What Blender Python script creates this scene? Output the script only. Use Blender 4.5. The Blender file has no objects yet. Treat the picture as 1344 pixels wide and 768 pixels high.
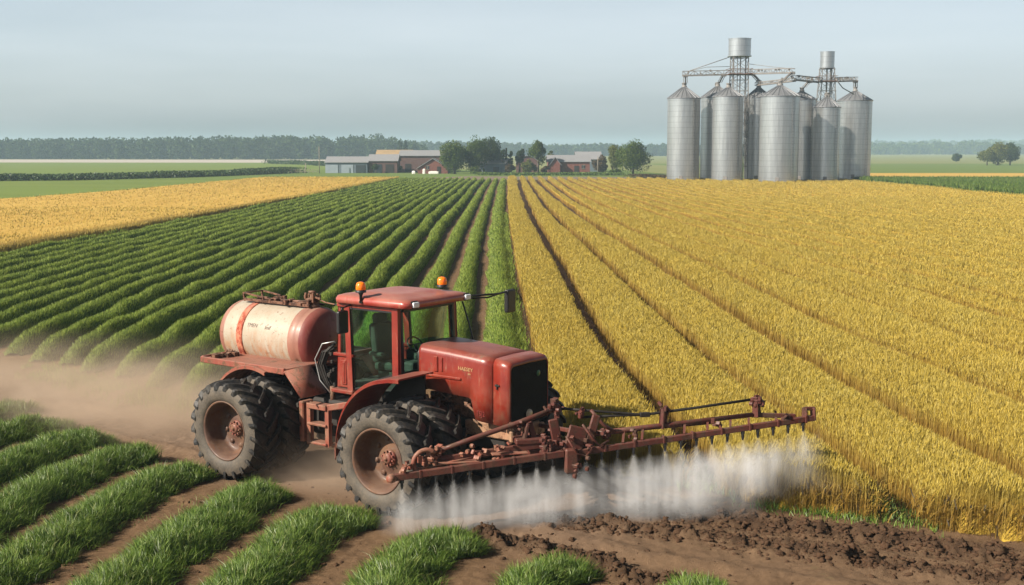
import bpy, bmesh, math, random
import numpy as np
from mathutils import Vector, Matrix

random.seed(5)
rng = np.random.default_rng(11)
R = math.radians
S = bpy.context.scene
COL = S.collection

# ------------------------------------------------------------------ camera, sky, sun, exposure
cam_d = bpy.data.cameras.new("camera")
cam_d.sensor_width = 36.0
cam_d.lens = 42.86
cam_d.clip_start = 0.1
cam_d.clip_end = 20000.0
cam = bpy.data.objects.new("camera", cam_d)
COL.objects.link(cam)
cam.location = (0, 0, 6.2)
cam.rotation_euler = (R(90 - 6.666), 0, 0)
S.camera = cam

SUN_EL, SUN_AZ = R(34), R(243)        # azimuth measured clockwise from +Y: low in the west-south-west, left and behind the camera
sun_dir = Vector((math.sin(SUN_AZ) * math.cos(SUN_EL), math.cos(SUN_AZ) * math.cos(SUN_EL), math.sin(SUN_EL)))
sd = bpy.data.lights.new("sun", 'SUN')
sd.energy = 5.0
sd.angle = R(0.6)
sd.color = (1.0, 0.89, 0.74)
sun = bpy.data.objects.new("sun", sd)
COL.objects.link(sun)
sun.rotation_euler = sun_dir.to_track_quat('Z', 'Y').to_euler()

world = bpy.data.worlds.new("World")
S.world = world
world.use_nodes = True
wt = world.node_tree
wt.nodes.clear()
def wn(t, **k):
    n = wt.nodes.new(t)
    for a, b in k.items(): setattr(n, a, b)
    return n
w_out = wn("ShaderNodeOutputWorld"); w_bg = wn("ShaderNodeBackground")
w_sky = wn("ShaderNodeTexSky", sky_type='NISHITA', sun_disc=False)
w_sky.sun_elevation = SUN_EL; w_sky.sun_rotation = SUN_AZ
w_sky.altitude = 50; w_sky.air_density = 1.0; w_sky.dust_density = 2.2; w_sky.ozone_density = 3.0
w_hsv = wn("ShaderNodeHueSaturation"); w_hsv.inputs['Saturation'].default_value = 0.30; w_hsv.inputs['Value'].default_value = 0.92
w_tint = wn("ShaderNodeMix", data_type='RGBA', blend_type='MULTIPLY')
w_tint.inputs[0].default_value = 1.0; w_tint.inputs[7].default_value = (0.88, 0.97, 1.02, 1)
w_tc = wn("ShaderNodeTexCoord"); w_map = wn("ShaderNodeMapping"); w_map.inputs['Scale'].default_value = (1.3, 1.3, 9.0)
w_no = wn("ShaderNodeTexNoise"); w_no.inputs['Scale'].default_value = 0.9; w_no.inputs['Detail'].default_value = 5; w_no.inputs['Roughness'].default_value = 0.55
w_rp = wn("ShaderNodeValToRGB"); w_rp.color_ramp.elements[0].position = 0.42; w_rp.color_ramp.elements[1].position = 0.78
w_rp.color_ramp.elements[0].color = (0, 0, 0, 1); w_rp.color_ramp.elements[1].color = (0.18, 0.18, 0.18, 1)
w_mix = wn("ShaderNodeMix", data_type='RGBA'); w_mix.inputs[7].default_value = (8.0, 8.2, 8.3, 1)
L = wt.links.new
L(w_sky.outputs[0], w_hsv.inputs['Color']); L(w_hsv.outputs[0], w_tint.inputs[6])
w_sep = wn("ShaderNodeSeparateXYZ"); w_el = wn("ShaderNodeMapRange"); w_el.inputs[1].default_value = 0.08; w_el.inputs[2].default_value = 0.45; w_el.inputs[3].default_value = 1.34; w_el.inputs[4].default_value = 0.30
w_dim = wn("ShaderNodeVectorMath", operation='SCALE')
L(w_tc.outputs['Generated'], w_sep.inputs[0]); L(w_sep.outputs[2], w_el.inputs[0]); w_ax = wn("ShaderNodeMapRange"); w_ax.inputs[1].default_value = -0.45; w_ax.inputs[2].default_value = 0.45; w_ax.inputs[3].default_value = 1.05; w_ax.inputs[4].default_value = 0.84
w_pr = wn("ShaderNodeMath", operation='MULTIPLY'); L(w_sep.outputs[0], w_ax.inputs[0]); L(w_el.outputs[0], w_pr.inputs[0]); L(w_ax.outputs[0], w_pr.inputs[1]); L(w_pr.outputs[0], w_dim.inputs['Scale'])
L(w_tc.outputs['Generated'], w_map.inputs[0]); L(w_map.outputs[0], w_no.inputs['Vector']); L(w_no.outputs['Fac'], w_rp.inputs[0])
L(w_rp.outputs[0], w_mix.inputs[0]); L(w_tint.outputs[2], w_mix.inputs[6]); L(w_mix.outputs[2], w_dim.inputs[0]); L(w_dim.outputs[0], w_bg.inputs[0]); L(w_bg.outputs[0], w_out.inputs[0])
w_bg.inputs[1].default_value = 0.085

S.view_settings.view_transform = 'Standard'
S.view_settings.look = 'None'
S.view_settings.gamma = 1.0
S.view_settings.exposure = 0.84
S.view_settings.use_curve_mapping = False
cy = S.cycles
cy.max_bounces = 6; cy.diffuse_bounces = 2; cy.glossy_bounces = 3; cy.transmission_bounces = 4
cy.transparent_max_bounces = 12; cy.volume_bounces = 2
cy.use_denoising = True
cy.caustics_reflective = False; cy.caustics_refractive = False
cy.volume_max_steps = 256

# ------------------------------------------------------------------ numpy helpers
def hash2(ix, iy, seed):
    h = (ix.astype(np.int64) * 374761393 + iy.astype(np.int64) * 668265263 + seed * 1442695041) & 0xFFFFFFFF
    h = ((h ^ (h >> 13)) * 1274126177) & 0xFFFFFFFF
    return ((h ^ (h >> 16)) & 0xFFFFFF) / float(0xFFFFFF)
def vnoise(x, y, seed=0):
    x = np.asarray(x, float); y = np.asarray(y, float)
    x, y = np.broadcast_arrays(x, y)
    ix = np.floor(x); iy = np.floor(y); fx = x - ix; fy = y - iy
    fx = fx * fx * (3 - 2 * fx); fy = fy * fy * (3 - 2 * fy)
    a = hash2(ix, iy, seed); b = hash2(ix + 1, iy, seed); c = hash2(ix, iy + 1, seed); d = hash2(ix + 1, iy + 1, seed)
    return (a + (b - a) * fx) * (1 - fy) + (c + (d - c) * fx) * fy - 0.5
def fbm(x, y, seed=0, oct=4, gain=0.5):
    s = 0; a = 1.0
    for i in range(oct):
        s = s + a * vnoise(np.asarray(x) * 2 ** i, np.asarray(y) * 2 ** i, seed + i * 17); a *= gain
    return s
def np_mesh(name, V, tris=None, quads=None, mat=None, attrs=None, smooth=False, parent=None, mats=None, fmat=None):
    me = bpy.data.meshes.new(name)
    nt = 0 if tris is None else len(tris); nq = 0 if quads is None else len(quads)
    loops = []; 
    if nt: loops.append(np.asarray(tris, np.int32).ravel())
    if nq: loops.append(np.asarray(quads, np.int32).ravel())
    loops = np.concatenate(loops)
    tot = np.concatenate([np.full(nt, 3, np.int32), np.full(nq, 4, np.int32)])
    st = np.concatenate([[0], np.cumsum(tot)[:-1]]).astype(np.int32)
    me.vertices.add(len(V)); me.vertices.foreach_set('co', np.asarray(V, np.float32).ravel())
    me.loops.add(len(loops)); me.loops.foreach_set('vertex_index', loops)
    me.polygons.add(len(tot)); me.polygons.foreach_set('loop_start', st); me.polygons.foreach_set('loop_total', tot)
    if smooth: me.polygons.foreach_set('use_smooth', np.ones(len(tot), bool))
    for k, a in (attrs or {}).items():
        a = np.asarray(a, np.float32)
        if a.ndim == 2: at = me.attributes.new(k, 'FLOAT_VECTOR', 'POINT'); at.data.foreach_set('vector', a.ravel())
        else: at = me.attributes.new(k, 'FLOAT', 'POINT'); at.data.foreach_set('value', a)
    for m in (mats or ([mat] if mat else [])): me.materials.append(m)
    if fmat is not None: me.polygons.foreach_set('material_index', np.asarray(fmat, np.int32))
    me.update(calc_edges=True)
    o = bpy.data.objects.new(name, me); COL.objects.link(o)
    if parent: o.parent = parent
    return o
def grid_quads(nx, ny):           # vertex index = j*nx+i
    i, j = np.meshgrid(np.arange(nx - 1), np.arange(ny - 1)); a = (j * nx + i).ravel()
    return np.stack([a, a + 1, a + nx + 1, a + nx], 1)
def tag(o, label=None, cat=None, group=None, kind=None):
    if label: o['label'] = label
    if cat: o['category'] = cat
    if group: o['group'] = group
    if kind: o['kind'] = kind
    return o
def empty(name, loc=(0, 0, 0), rz=0.0, parent=None):
    o = bpy.data.objects.new(name, None); COL.objects.link(o)
    o.location = loc; o.rotation_euler = (0, 0, rz); o.empty_display_size = 0.3
    if parent: o.parent = parent
    return o

class MB:                                   # collects shapes into one mesh
    def __init__(s): s.bm = bmesh.new(); s.mi = 0
    def _m(s, fs):
        for f in fs: f.material_index = s.mi
    def box(s, size, loc=(0, 0, 0), rot=None, bev=0.0, seg=1):
        r = bmesh.ops.create_cube(s.bm, size=1.0); vs = r['verts']
        M = Matrix.Translation(loc) @ (rot.to_4x4() if rot is not None else Matrix.Identity(4)) @ Matrix.Diagonal((*size, 1))
        for v in vs: v.co = M @ v.co
        fs = set(f for v in vs for f in v.link_faces); s._m(fs)
        if bev > 0:
            es = list(set(e for v in vs for e in v.link_edges))
            r = bmesh.ops.bevel(s.bm, geom=es, offset=bev, segments=seg, affect='EDGES', profile=0.5)
            s._m(r['faces'])
        return s
    def bar(s, a, b, w, h=None, bev=0.0, up=(0, 0, 1)):
        a = Vector(a); b = Vector(b); h = h or w; d = b - a; x = d.normalized(); u = Vector(up)
        if abs(x.dot(u)) > 0.98: u = Vector((1, 0, 0))
        y = u.cross(x).normalized(); z = x.cross(y)
        s.box((d.length, w, h), (a + b) / 2, Matrix((x, y, z)).transposed(), bev); return s
    def tube(s, pts, r, n=10, cap=True):
        pts = [Vector(p) for p in pts]; rs = r if isinstance(r, (list, tuple)) else [r] * len(pts)
        rings = []; prev = None
        for i, p in enumerate(pts):
            t = (pts[min(i + 1, len(pts) - 1)] - pts[max(i - 1, 0)]).normalized()
            if prev is None:
                u = Vector((0, 0, 1)) if abs(t.z) < 0.9 else Vector((1, 0, 0))
            else: u = prev
            u = (u - t * u.dot(t)).normalized(); prev = u; v = t.cross(u)
            rings.append([s.bm.verts.new(p + (u * math.cos(2 * math.pi * k / n) + v * math.sin(2 * math.pi * k / n)) * rs[i]) for k in range(n)])
        fs = []
        for a, b in zip(rings, rings[1:]):
            for k in range(n): fs.append(s.bm.faces.new((a[k], a[(k + 1) % n], b[(k + 1) % n], b[k])))
        for f in fs: f.smooth = True
        if cap:
            fs.append(s.bm.faces.new(rings[0][::-1])); fs.append(s.bm.faces.new(rings[-1]))
        s._m(fs); return s
    def lathe(s, prof, axis='z', loc=(0, 0, 0), n=32, smooth=True, a0=0.0, a1=2 * math.pi):
        full = abs(a1 - a0 - 2 * math.pi) < 1e-6; m = n if full else n + 1; loc = Vector(loc); rings = []
        for rr, h in prof:
            ring = []
            for k in range(m):
                a = a0 + (a1 - a0) * k / n; c, q = math.cos(a) * rr, math.sin(a) * rr
                p = (c, q, h) if axis == 'z' else ((h, c, q) if axis == 'x' else (c, h, q))
                ring.append(s.bm.verts.new(loc + Vector(p)))
            rings.append(ring)
        fs = []
        for a, b in zip(rings, rings[1:]):
            for k in range(n if full else n):
                k2 = (k + 1) % m
                fs.append(s.bm.faces.new((a[k], a[k2], b[k2], b[k])))
        for f in fs: f.smooth = smooth
        s._m(fs); return s
    def prism(s, poly, y0, y1, plane='xz'):                        # polygon extruded between two planes
        def P(a, b, c): return (a, c, b) if plane == 'xz' else ((c, a, b) if plane == 'yz' else (a, b, c))
        A = [s.bm.verts.new(P(a, b, y0)) for a, b in poly]; B = [s.bm.verts.new(P(a, b, y1)) for a, b in poly]
        n = len(poly); fs = [s.bm.faces.new(A), s.bm.faces.new(B[::-1])]
        for k in range(n): fs.append(s.bm.faces.new((A[k], B[k], B[(k + 1) % n], A[(k + 1) % n])))
        s._m(fs); return s
    def loft(s, secs, closed=False, cap=False, smooth=True):
        rings = [[s.bm.verts.new(p) for p in q] for q in secs]; n = len(rings[0]); fs = []
        for a, b in zip(rings, rings[1:]):
            for k in range(n if closed else n - 1): fs.append(s.bm.faces.new((a[k], a[(k + 1) % n], b[(k + 1) % n], b[k])))
        for f in fs: f.smooth = smooth
        if cap: fs.append(s.bm.faces.new(rings[0][::-1])); fs.append(s.bm.faces.new(rings[-1]))
        s._m(fs); return s
    def build(s, name, mat, parent=None, normals=True):
        if normals: bmesh.ops.recalc_face_normals(s.bm, faces=s.bm.faces)
        me = bpy.data.meshes.new(name); s.bm.to_mesh(me); s.bm.free()
        for m in (mat if isinstance(mat, (list, tuple)) else [mat]): me.materials.append(m)
        o = bpy.data.objects.new(name, me); COL.objects.link(o)
        if parent: o.parent = parent
        return o

# ------------------------------------------------------------------ materials
class NT:
    def __init__(s, name):
        s.m = bpy.data.materials.new(name); s.m.use_nodes = True; s.t = s.m.node_tree; s.t.nodes.clear()
        s.out = s.n("ShaderNodeOutputMaterial")
    def n(s, t, **k):
        q = s.t.nodes.new(t)
        for a, b in k.items():
            if a in ('data_type', 'blend_type', 'operation', 'noise_dimensions', 'feature', 'attribute_name', 'vector_type', 'distance', 'wave_type', 'bands_direction', 'noise_type'): setattr(q, a, b)
            else:
                i = q.inputs[a]
                s.put(i, b)
        return q
    def put(s, i, b):
        if isinstance(b, bpy.types.NodeSocket): s.t.links.new(b, i)
        else: i.default_value = (*b, 1) if isinstance(b, tuple) and len(b) == 3 and i.type == 'RGBA' else b
    def coord(s, kind='Object', scale=None):
        c = s.n("ShaderNodeTexCoord").outputs[kind]
        if scale:
            m = s.n("ShaderNodeMapping"); m.inputs['Scale'].default_value = scale if isinstance(scale, tuple) else (scale,) * 3
            s.t.links.new(c, m.inputs[0]); c = m.outputs[0]
        return c
    def pos(s, scale=None):
        c = s.n("ShaderNodeNewGeometry").outputs['Position']
        if scale:
            m = s.n("ShaderNodeMapping"); m.inputs['Scale'].default_value = scale if isinstance(scale, tuple) else (scale,) * 3
            s.t.links.new(c, m.inputs[0]); c = m.outputs[0]
        return c
    def noise(s, vec, scale, detail=4, rough=0.55, dist=0.0):
        q = s.n("ShaderNodeTexNoise", Vector=vec, Scale=scale, Detail=detail, Roughness=rough, Distortion=dist); return q.outputs['Fac']
    def ramp(s, fac, *stops):
        r = s.n("ShaderNodeValToRGB", Fac=fac); e = r.color_ramp.elements
        while len(e) < len(stops): e.new(0.5)
        for q, (p, c) in zip(e, stops):
            q.position = p; q.color = (*c, 1) if isinstance(c, tuple) else (c, c, c, 1)
        return r.outputs[0]
    def mix(s, fac, a, b, mode='MIX'):
        q = s.n("ShaderNodeMix", data_type='RGBA', blend_type=mode); s.put(q.inputs[0], fac); s.put(q.inputs[6], a); s.put(q.inputs[7], b); return q.outputs[2]
    def math(s, op, a, b=0.0, clamp=False):
        q = s.n("ShaderNodeMath", operation=op); s.put(q.inputs[0], a); s.put(q.inputs[1], b); q.use_clamp = clamp; return q.outputs[0]
    def attr(s, name): return s.n("ShaderNodeAttribute", attribute_name=name).outputs['Fac']
    def bump(s, h, strength=0.3, dist=0.02):
        q = s.n("ShaderNodeBump", Height=h, Strength=strength); q.inputs['Distance'].default_value = dist; return q.outputs[0]
    def bsdf(s, **k):
        b = s.n("ShaderNodeBsdfPrincipled"); 
        for a, v in k.items(): s.put(b.inputs[a.replace('_', ' ')], v)
        return b
    def surf(s, sh): s.t.links.new(sh.outputs[0] if hasattr(sh, 'outputs') else sh, s.out.inputs[0]); return s.m

def mat_simple(name, col, rough=0.6, metal=0.0, var=0.25, scale=6.0, spec=0.5):
    t = NT(name); f = t.noise(t.coord(), scale, 5)
    c = t.mix(f, tuple(x * (1 - var) for x in col), tuple(min(1, x * (1 + var)) for x in col))
    return t.surf(t.bsdf(Base_Color=c, Roughness=rough, Metallic=metal, Specular_IOR_Level=spec))

def mat_paint(name, base, faded, rust=(0.11, 0.045, 0.022), rust_amt=0.5, dust=(0.30, 0.21, 0.13), dust_amt=0.5, rough=0.38):
    t = NT(name); c = t.coord()
    fade = t.ramp(t.noise(c, 1.7, 6, 0.6), (0.35, 0.0), (0.72, 1.0))
    col = t.mix(fade, base, faded)
    streak = t.ramp(t.noise(t.coord(scale=(5, 5, 1.1)), 3.0, 6, 0.65), (0.55, 0.0), (0.75, 1.0))
    du = t.math('MULTIPLY', streak, dust_amt)
    col = t.mix(du, col, dust)
    r = t.noise(c, 5.5, 9, 0.72)
    rm = t.ramp(r, (0.66 - 0.2 * rust_amt, 0.0), (0.74 - 0.2 * rust_amt, 1.0))
    col = t.mix(rm, col, rust)
    sp = t.n("ShaderNodeSeparateXYZ"); t.put(sp.inputs[0], c)
    mud = t.math('MULTIPLY', t.ramp(t.noise(c, 3.2, 8, 0.7), (0.40, 0.0), (0.62, 1.0)), t.ramp(t.math('SUBTRACT', 2.3, sp.outputs[2]), (0.0, 0.0), (0.8, 0.85)))
    mud = t.math('MULTIPLY', mud, min(1.0, dust_amt * 1.5)); col = t.mix(mud, col, (0.20, 0.135, 0.085)); du = t.math('MAXIMUM', du, mud)
    scr = t.ramp(t.noise(t.coord(scale=(1.5, 9, 14)), 6.0, 5, 0.75), (0.69, 0.0), (0.72, 0.7)); col = t.mix(scr, col, tuple(min(1, x * .7 + .02) for x in faded))
    gn = t.n("ShaderNodeSeparateXYZ"); t.put(gn.inputs[0], t.n("ShaderNodeNewGeometry").outputs['Normal'])
    film = t.math('MULTIPLY', t.ramp(gn.outputs[2], (0.45, 0.0), (0.95, 1.0)), t.ramp(t.noise(t.coord(scale=(1, 2.5, 1)), 2.0, 7, 0.7), (0.3, 0.15), (0.7, 0.45))); film = t.math('MULTIPLY', film, min(1.0, dust_amt * 2))
    col = t.mix(film, col, (0.33, 0.235, 0.185)); du = t.math('MAXIMUM', du, film)
    rg = t.math('ADD', t.math('MULTIPLY', rm, 0.35), t.math('ADD', t.math('MULTIPLY', du, 0.4), rough), True)
    nb = t.bump(t.mix(0.5, r, t.noise(c, 40, 3)), 0.12, 0.01)
    return t.surf(t.bsdf(Base_Color=col, Roughness=rg, Normal=nb, Coat_Weight=0.08, Coat_Roughness=0.25))

def mat_blade(name, ramp, tipmix=None, trans=0.3, rough=0.5, spec=0.3, mass=1.6):
    t = NT(name); col = t.ramp(t.attr('rnd'), *ramp)
    patch = t.noise(t.pos(), 0.22, 3)
    col = t.mix(t.ramp(patch, (0.3, 0.0), (0.7, 0.5)), col, t.mix(1.0, col, (1.08, 0.98, 0.82), 'MULTIPLY'))
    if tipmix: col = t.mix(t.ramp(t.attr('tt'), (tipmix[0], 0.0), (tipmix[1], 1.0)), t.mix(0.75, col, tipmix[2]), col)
    # the blades of a sward shade together: lean each blade's normal towards that of the mass it grows in
    va = t.n("ShaderNodeAttribute", attribute_name='cn').outputs['Vector']; ge = t.n("ShaderNodeNewGeometry").outputs['Normal']
    s1 = t.n("ShaderNodeVectorMath", operation='SCALE'); t.put(s1.inputs[0], va); s1.inputs['Scale'].default_value = mass
    s2 = t.n("ShaderNodeVectorMath", operation='ADD'); t.put(s2.inputs[0], s1.outputs[0]); t.put(s2.inputs[1], ge)
    s3 = t.n("ShaderNodeVectorMath", operation='NORMALIZE'); t.put(s3.inputs[0], s2.outputs[0])
    p = t.bsdf(Base_Color=col, Roughness=rough, Specular_IOR_Level=spec, Normal=s3.outputs[0])
    tr = t.n("ShaderNodeBsdfTranslucent", Color=col)
    mx = t.n("ShaderNodeMixShader", Fac=trans); t.t.links.new(p.outputs[0], mx.inputs[1]); t.t.links.new(tr.outputs[0], mx.inputs[2])
    return t.surf(mx)

M = {}
M['red'] = mat_paint('red_paint', (0.15, 0.010, 0.006), (0.25, 0.034, 0.018), rust_amt=0.30, dust_amt=0.36, rough=0.34)
M['red_roof'] = mat_paint('roof_paint', (0.28, 0.035, 0.026), (0.40, 0.13, 0.10), rust_amt=0.15, dust_amt=0.55, rough=0.3)
M['red_old'] = mat_paint('worn_red_paint', (0.20, 0.036, 0.022), (0.28, 0.09, 0.055), rust_amt=0.7, dust_amt=0.4, rough=0.5)
M['boom'] = mat_paint('boom_paint', (0.070, 0.010, 0.007), (0.10, 0.022, 0.013), rust=(0.055, 0.022, 0.013), rust_amt=0.8, dust_amt=0.10, rough=0.58)
M['rust'] = mat_paint('rusty_iron', (0.13, 0.05, 0.025), (0.20, 0.09, 0.05), rust=(0.05, 0.022, 0.014), rust_amt=0.9, dust_amt=0.4, rough=0.7)
M['cream_rust'] = mat_paint('dirty_frame', (0.34, 0.16, 0.09), (0.42, 0.25, 0.15), rust_amt=0.8, dust_amt=0.6, rough=0.7)
M['black'] = mat_simple('black_plastic', (0.012, 0.012, 0.013), 0.45)
M['dark'] = mat_simple('dark_iron', (0.022, 0.019, 0.017), 0.65, 0.2)
M['interior'] = mat_simple('cab_interior', (0.035, 0.045, 0.04), 0.8)
M['steel'] = mat_simple('galvanised_steel', (0.42, 0.43, 0.43), 0.45, 0.7, 0.3)
M['amber'] = None
def _amber():
    t = NT('amber_lens'); b = t.bsdf(Base_Color=(0.95, 0.20, 0.01), Roughness=0.15, Subsurface_Weight=0.25, Subsurface_Scale=0.05)
    return t.surf(b)
M['amber'] = _amber()
M['lamp'] = mat_simple('lamp_glass', (0.72, 0.76, 0.80), 0.12, 0.0, 0.15, 30)
M['head'] = mat_simple('old_headlamp', (0.50, 0.40, 0.28), 0.25, 0.0, 0.3, 30)
def _glass():
    t = NT('green_glass')
    tr = t.n("ShaderNodeBsdfTransparent", Color=(0.76, 0.91, 0.84)); gl = t.n("ShaderNodeBsdfGlossy", Color=(0.9, 0.95, 0.93), Roughness=0.03)
    du = t.n("ShaderNodeBsdfDiffuse", Color=(0.22, 0.28, 0.22))
    lw = t.n("ShaderNodeLayerWeight", Blend=0.5).outputs['Facing']; fr = t.math('ADD', t.math('MULTIPLY', t.math('POWER', lw, 4.0), 0.5), 0.035)
    m1 = t.n("ShaderNodeMixShader"); s = t.ramp(t.noise(t.coord(), 2.2, 6, 0.65), (0.5, 0.0), (0.9, 0.06))
    t.put(m1.inputs[0], s); t.t.links.new(tr.outputs[0], m1.inputs[1]); t.t.links.new(du.outputs[0], m1.inputs[2])
    m2 = t.n("ShaderNodeMixShader"); t.put(m2.inputs[0], fr); t.t.links.new(m1.outputs[0], m2.inputs[1]); t.t.links.new(gl.outputs[0], m2.inputs[2])
    return t.surf(m2)
M['glass'] = _glass()
def _rubber(name, dust_lo, dust_hi, dusty):
    t = NT(name); c = t.coord(); f = t.noise(c, 4, 7, 0.65); g = t.noise(c, 28, 4, 0.6)
    d = t.ramp(t.mix(0.45, f, g), (dust_lo, 0.0), (dust_hi, 1.0))
    col = t.mix(t.math('MULTIPLY', d, dusty), (0.017, 0.017, 0.018), (0.23, 0.185, 0.135))
    return t.surf(t.bsdf(Base_Color=col, Roughness=t.math('ADD', t.math('MULTIPLY', d, 0.3), 0.5), Normal=t.bump(g, 0.25, 0.01), Specular_IOR_Level=0.4))
M['tread'] = _rubber('tyre_tread', 0.48, 0.72, 0.36)
M['sidewall'] = _rubber('tyre_sidewall', 0.28, 0.66, 0.52)
M['rim'] = mat_paint('rusty_rim', (0.065, 0.026, 0.016), (0.10, 0.048, 0.028), rust_amt=0.75, dust_amt=0.22, rough=0.6)
M['hub'] = mat_paint('hub_paint', (0.17, 0.035, 0.025), (0.21, 0.07, 0.05), rust_amt=0.8, dust_amt=0.2, rough=0.6)
def _tank():
    t = NT('tank_paint'); c = t.coord(); 
    col = t.mix(t.ramp(t.noise(c, 1.6, 6, 0.6), (0.3, 0.0), (0.7, 1.0)), (0.41, 0.375, 0.31), (0.31, 0.25, 0.185))
    stain = t.ramp(t.noise(t.coord(scale=(4.5, 1.6, 1.3)), 2.2, 8, 0.68), (0.44, 0.0), (0.62, 0.9))
    z = t.n("ShaderNodeSeparateXYZ"); t.put(z.inputs[0], c)
    low = t.ramp(t.math('SUBTRACT', 2.75, z.outputs[2]), (0.0, 0.12), (0.75, 1.0))      # rust streaks have run down from the waist of the tank
    col = t.mix(t.math('MULTIPLY', stain, low), col, (0.36, 0.15, 0.055))
    r = t.noise(c, 9, 10, 0.75); rm = t.ramp(r, (0.58, 0.0), (0.66, 1.0)); col = t.mix(rm, col, (0.14, 0.055, 0.03))
    col = t.mix(t.ramp(t.noise(c, 45, 3), (0.66, 0.0), (0.72, 0.7)), col, (0.10, 0.05, 0.03))
    return t.surf(t.bsdf(Base_Color=col, Roughness=0.5, Normal=t.bump(r, 0.15, 0.01)))
M['tank'] = _tank()
M['tank_end'] = mat_paint('tank_end_paint', (0.23, 0.085, 0.06), (0.31, 0.15, 0.105), rust_amt=0.4, dust_amt=0.6, rough=0.5)
M['tank_cap'] = mat_paint('tank_cap_paint', (0.17, 0.03, 0.025), (0.22, 0.055, 0.045), rust_amt=0.35, dust_amt=0.25, rough=0.5)
M['band'] = mat_paint('rust_band', (0.42, 0.07, 0.03), (0.50, 0.24, 0.14), rust=(0.25, 0.04, 0.02), rust_amt=1.0, dust_amt=0.5, rough=0.7)
def _grille():
    t = NT('grille_mesh'); c = t.coord()
    w = t.n("ShaderNodeTexVoronoi", Vector=c, Scale=60.0).outputs['Distance']
    return t.surf(t.bsdf(Base_Color=t.mix(w, (0.003, 0.003, 0.003), (0.008, 0.008, 0.008)), Roughness=0.7, Normal=t.bump(w, 0.5, 0.01), Specular_IOR_Level=0.1))
M['grille'] = _grille()

# vegetation and soil
M['wheat'] = mat_blade('ripe_wheat', ((0.0, (0.42, 0.30, 0.040)), (0.35, (0.57, 0.44, 0.075)), (0.75, (0.68, 0.545, 0.12)), (1.0, (0.74, 0.63, 0.22))), (0.35, 0.98, (0.19, 0.088, 0.016)), trans=0.2, mass=2.4)  # brown stems, darkened towards the base to put furrow shade into the colour
M['green'] = mat_blade('crop_leaf', ((0.0, (0.085, 0.14, 0.020)), (0.5, (0.20, 0.285, 0.040)), (1.0, (0.31, 0.38, 0.08))), trans=0.32)
M['grass'] = mat_blade('grass_leaf', ((0.0, (0.035, 0.085, 0.012)), (0.5, (0.115, 0.205, 0.028)), (0.9, (0.23, 0.34, 0.07)), (1.0, (0.34, 0.36, 0.14))), trans=0.35, spec=0.4, rough=0.42, mass=0.8)
M['corn'] = mat_blade('tall_crop_leaf', ((0.0, (0.045, 0.095, 0.016)), (0.6, (0.095, 0.165, 0.030)), (1.0, (0.17, 0.23, 0.05))), trans=0.3)
M['hedge'] = mat_blade('hedge_leaf', ((0.0, (0.020, 0.045, 0.012)), (1.0, (0.060, 0.105, 0.028))), trans=0.2)
M['leaf'] = mat_blade('tree_leaf', ((0.0, (0.022, 0.046, 0.008)), (0.6, (0.060, 0.098, 0.013)), (1.0, (0.105, 0.135, 0.022))), spec=0.08, trans=0.25)
M['leaf_olive'] = mat_blade('olive_leaf', ((0.0, (0.040, 0.058, 0.014)), (0.6, (0.105, 0.125, 0.030)), (1.0, (0.16, 0.165, 0.045))), spec=0.08, trans=0.25)
M['leaf_dark'] = mat_blade('dark_leaf', ((0.0, (0.016, 0.034, 0.011)), (1.0, (0.050, 0.080, 0.024))), spec=0.08, trans=0.2)
M['leaf_brown'] = mat_blade('brown_leaf', ((0.0, (0.040, 0.030, 0.018)), (1.0, (0.10, 0.075, 0.035))), spec=0.08, trans=0.2)
M['bark'] = mat_simple('bark', (0.10, 0.075, 0.055), 0.9)
def mat_sheet(name, a, b, scale=(0.6, 0.6, 0.6), c=None, rough=0.95, bump=0.5, bscale=6.0, stripe=None):
    t = NT(name); p = t.pos(scale)
    col = t.mix(t.ramp(t.noise(p, 1.0, 8, 0.68), (0.3, 0.0), (0.7, 1.0)), a, b)
    if c: col = t.mix(t.ramp(t.noise(t.pos(0.02), 1.0, 4), (0.45, 0.0), (0.65, 0.8)), col, c)
    h = t.noise(t.pos(), bscale, 4, 0.6)
    return t.surf(t.bsdf(Base_Color=col, Roughness=rough, Specular_IOR_Level=0.15, Normal=t.bump(h, bump, 0.1)))
def _wsheet():
    t = NT('wheat_canopy'); n = t.noise(t.pos(), 3.0, 8, 0.7); ear = t.attr('ears')      # ears above, brown stems below toned dark as painted furrow shade
    col = t.mix(ear, t.mix(n, (0.15, 0.082, 0.018), (0.25, 0.15, 0.03)), t.mix(t.ramp(n, (0.3, 0.0), (0.7, 1.0)), (0.30, 0.19, 0.030), (0.52, 0.38, 0.062)))
    return t.surf(t.bsdf(Base_Color=col, Roughness=0.95, Specular_IOR_Level=0.1, Normal=t.bump(t.noise(t.pos(), 7.0, 4, 0.6), 0.9, 0.1)))
M['wheat_sheet'] = _wsheet()
M['wheat_far'] = mat_sheet('golden_field', (0.44, 0.27, 0.055), (0.54, 0.36, 0.09), (0.5, 0.05, 0.5), bscale=2)
M['green_sheet'] = mat_sheet('crop_canopy', (0.05, 0.085, 0.014), (0.12, 0.175, 0.028), (3.0, 3.0, 3.0), bscale=9, bump=0.8)
M['field_light'] = mat_sheet('meadow_light', (0.115, 0.165, 0.030), (0.16, 0.205, 0.042), (0.02, 0.15, 0.1), c=(0.14, 0.20, 0.040), bscale=1.5)
M['field_mid'] = mat_sheet('meadow_mid', (0.095, 0.15, 0.032), (0.14, 0.19, 0.045), (0.02, 0.1, 0.1), bscale=1.5)
M['field_pale'] = mat_sheet('meadow_pale', (0.16, 0.185, 0.06), (0.22, 0.225, 0.09), (0.01, 0.1, 0.1), bscale=1.5)
M['pale_strip'] = mat_sheet('bleached_strip', (0.36, 0.32, 0.28), (0.48, 0.44, 0.40), (0.02, 0.2, 0.1), bscale=1.0)
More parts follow.
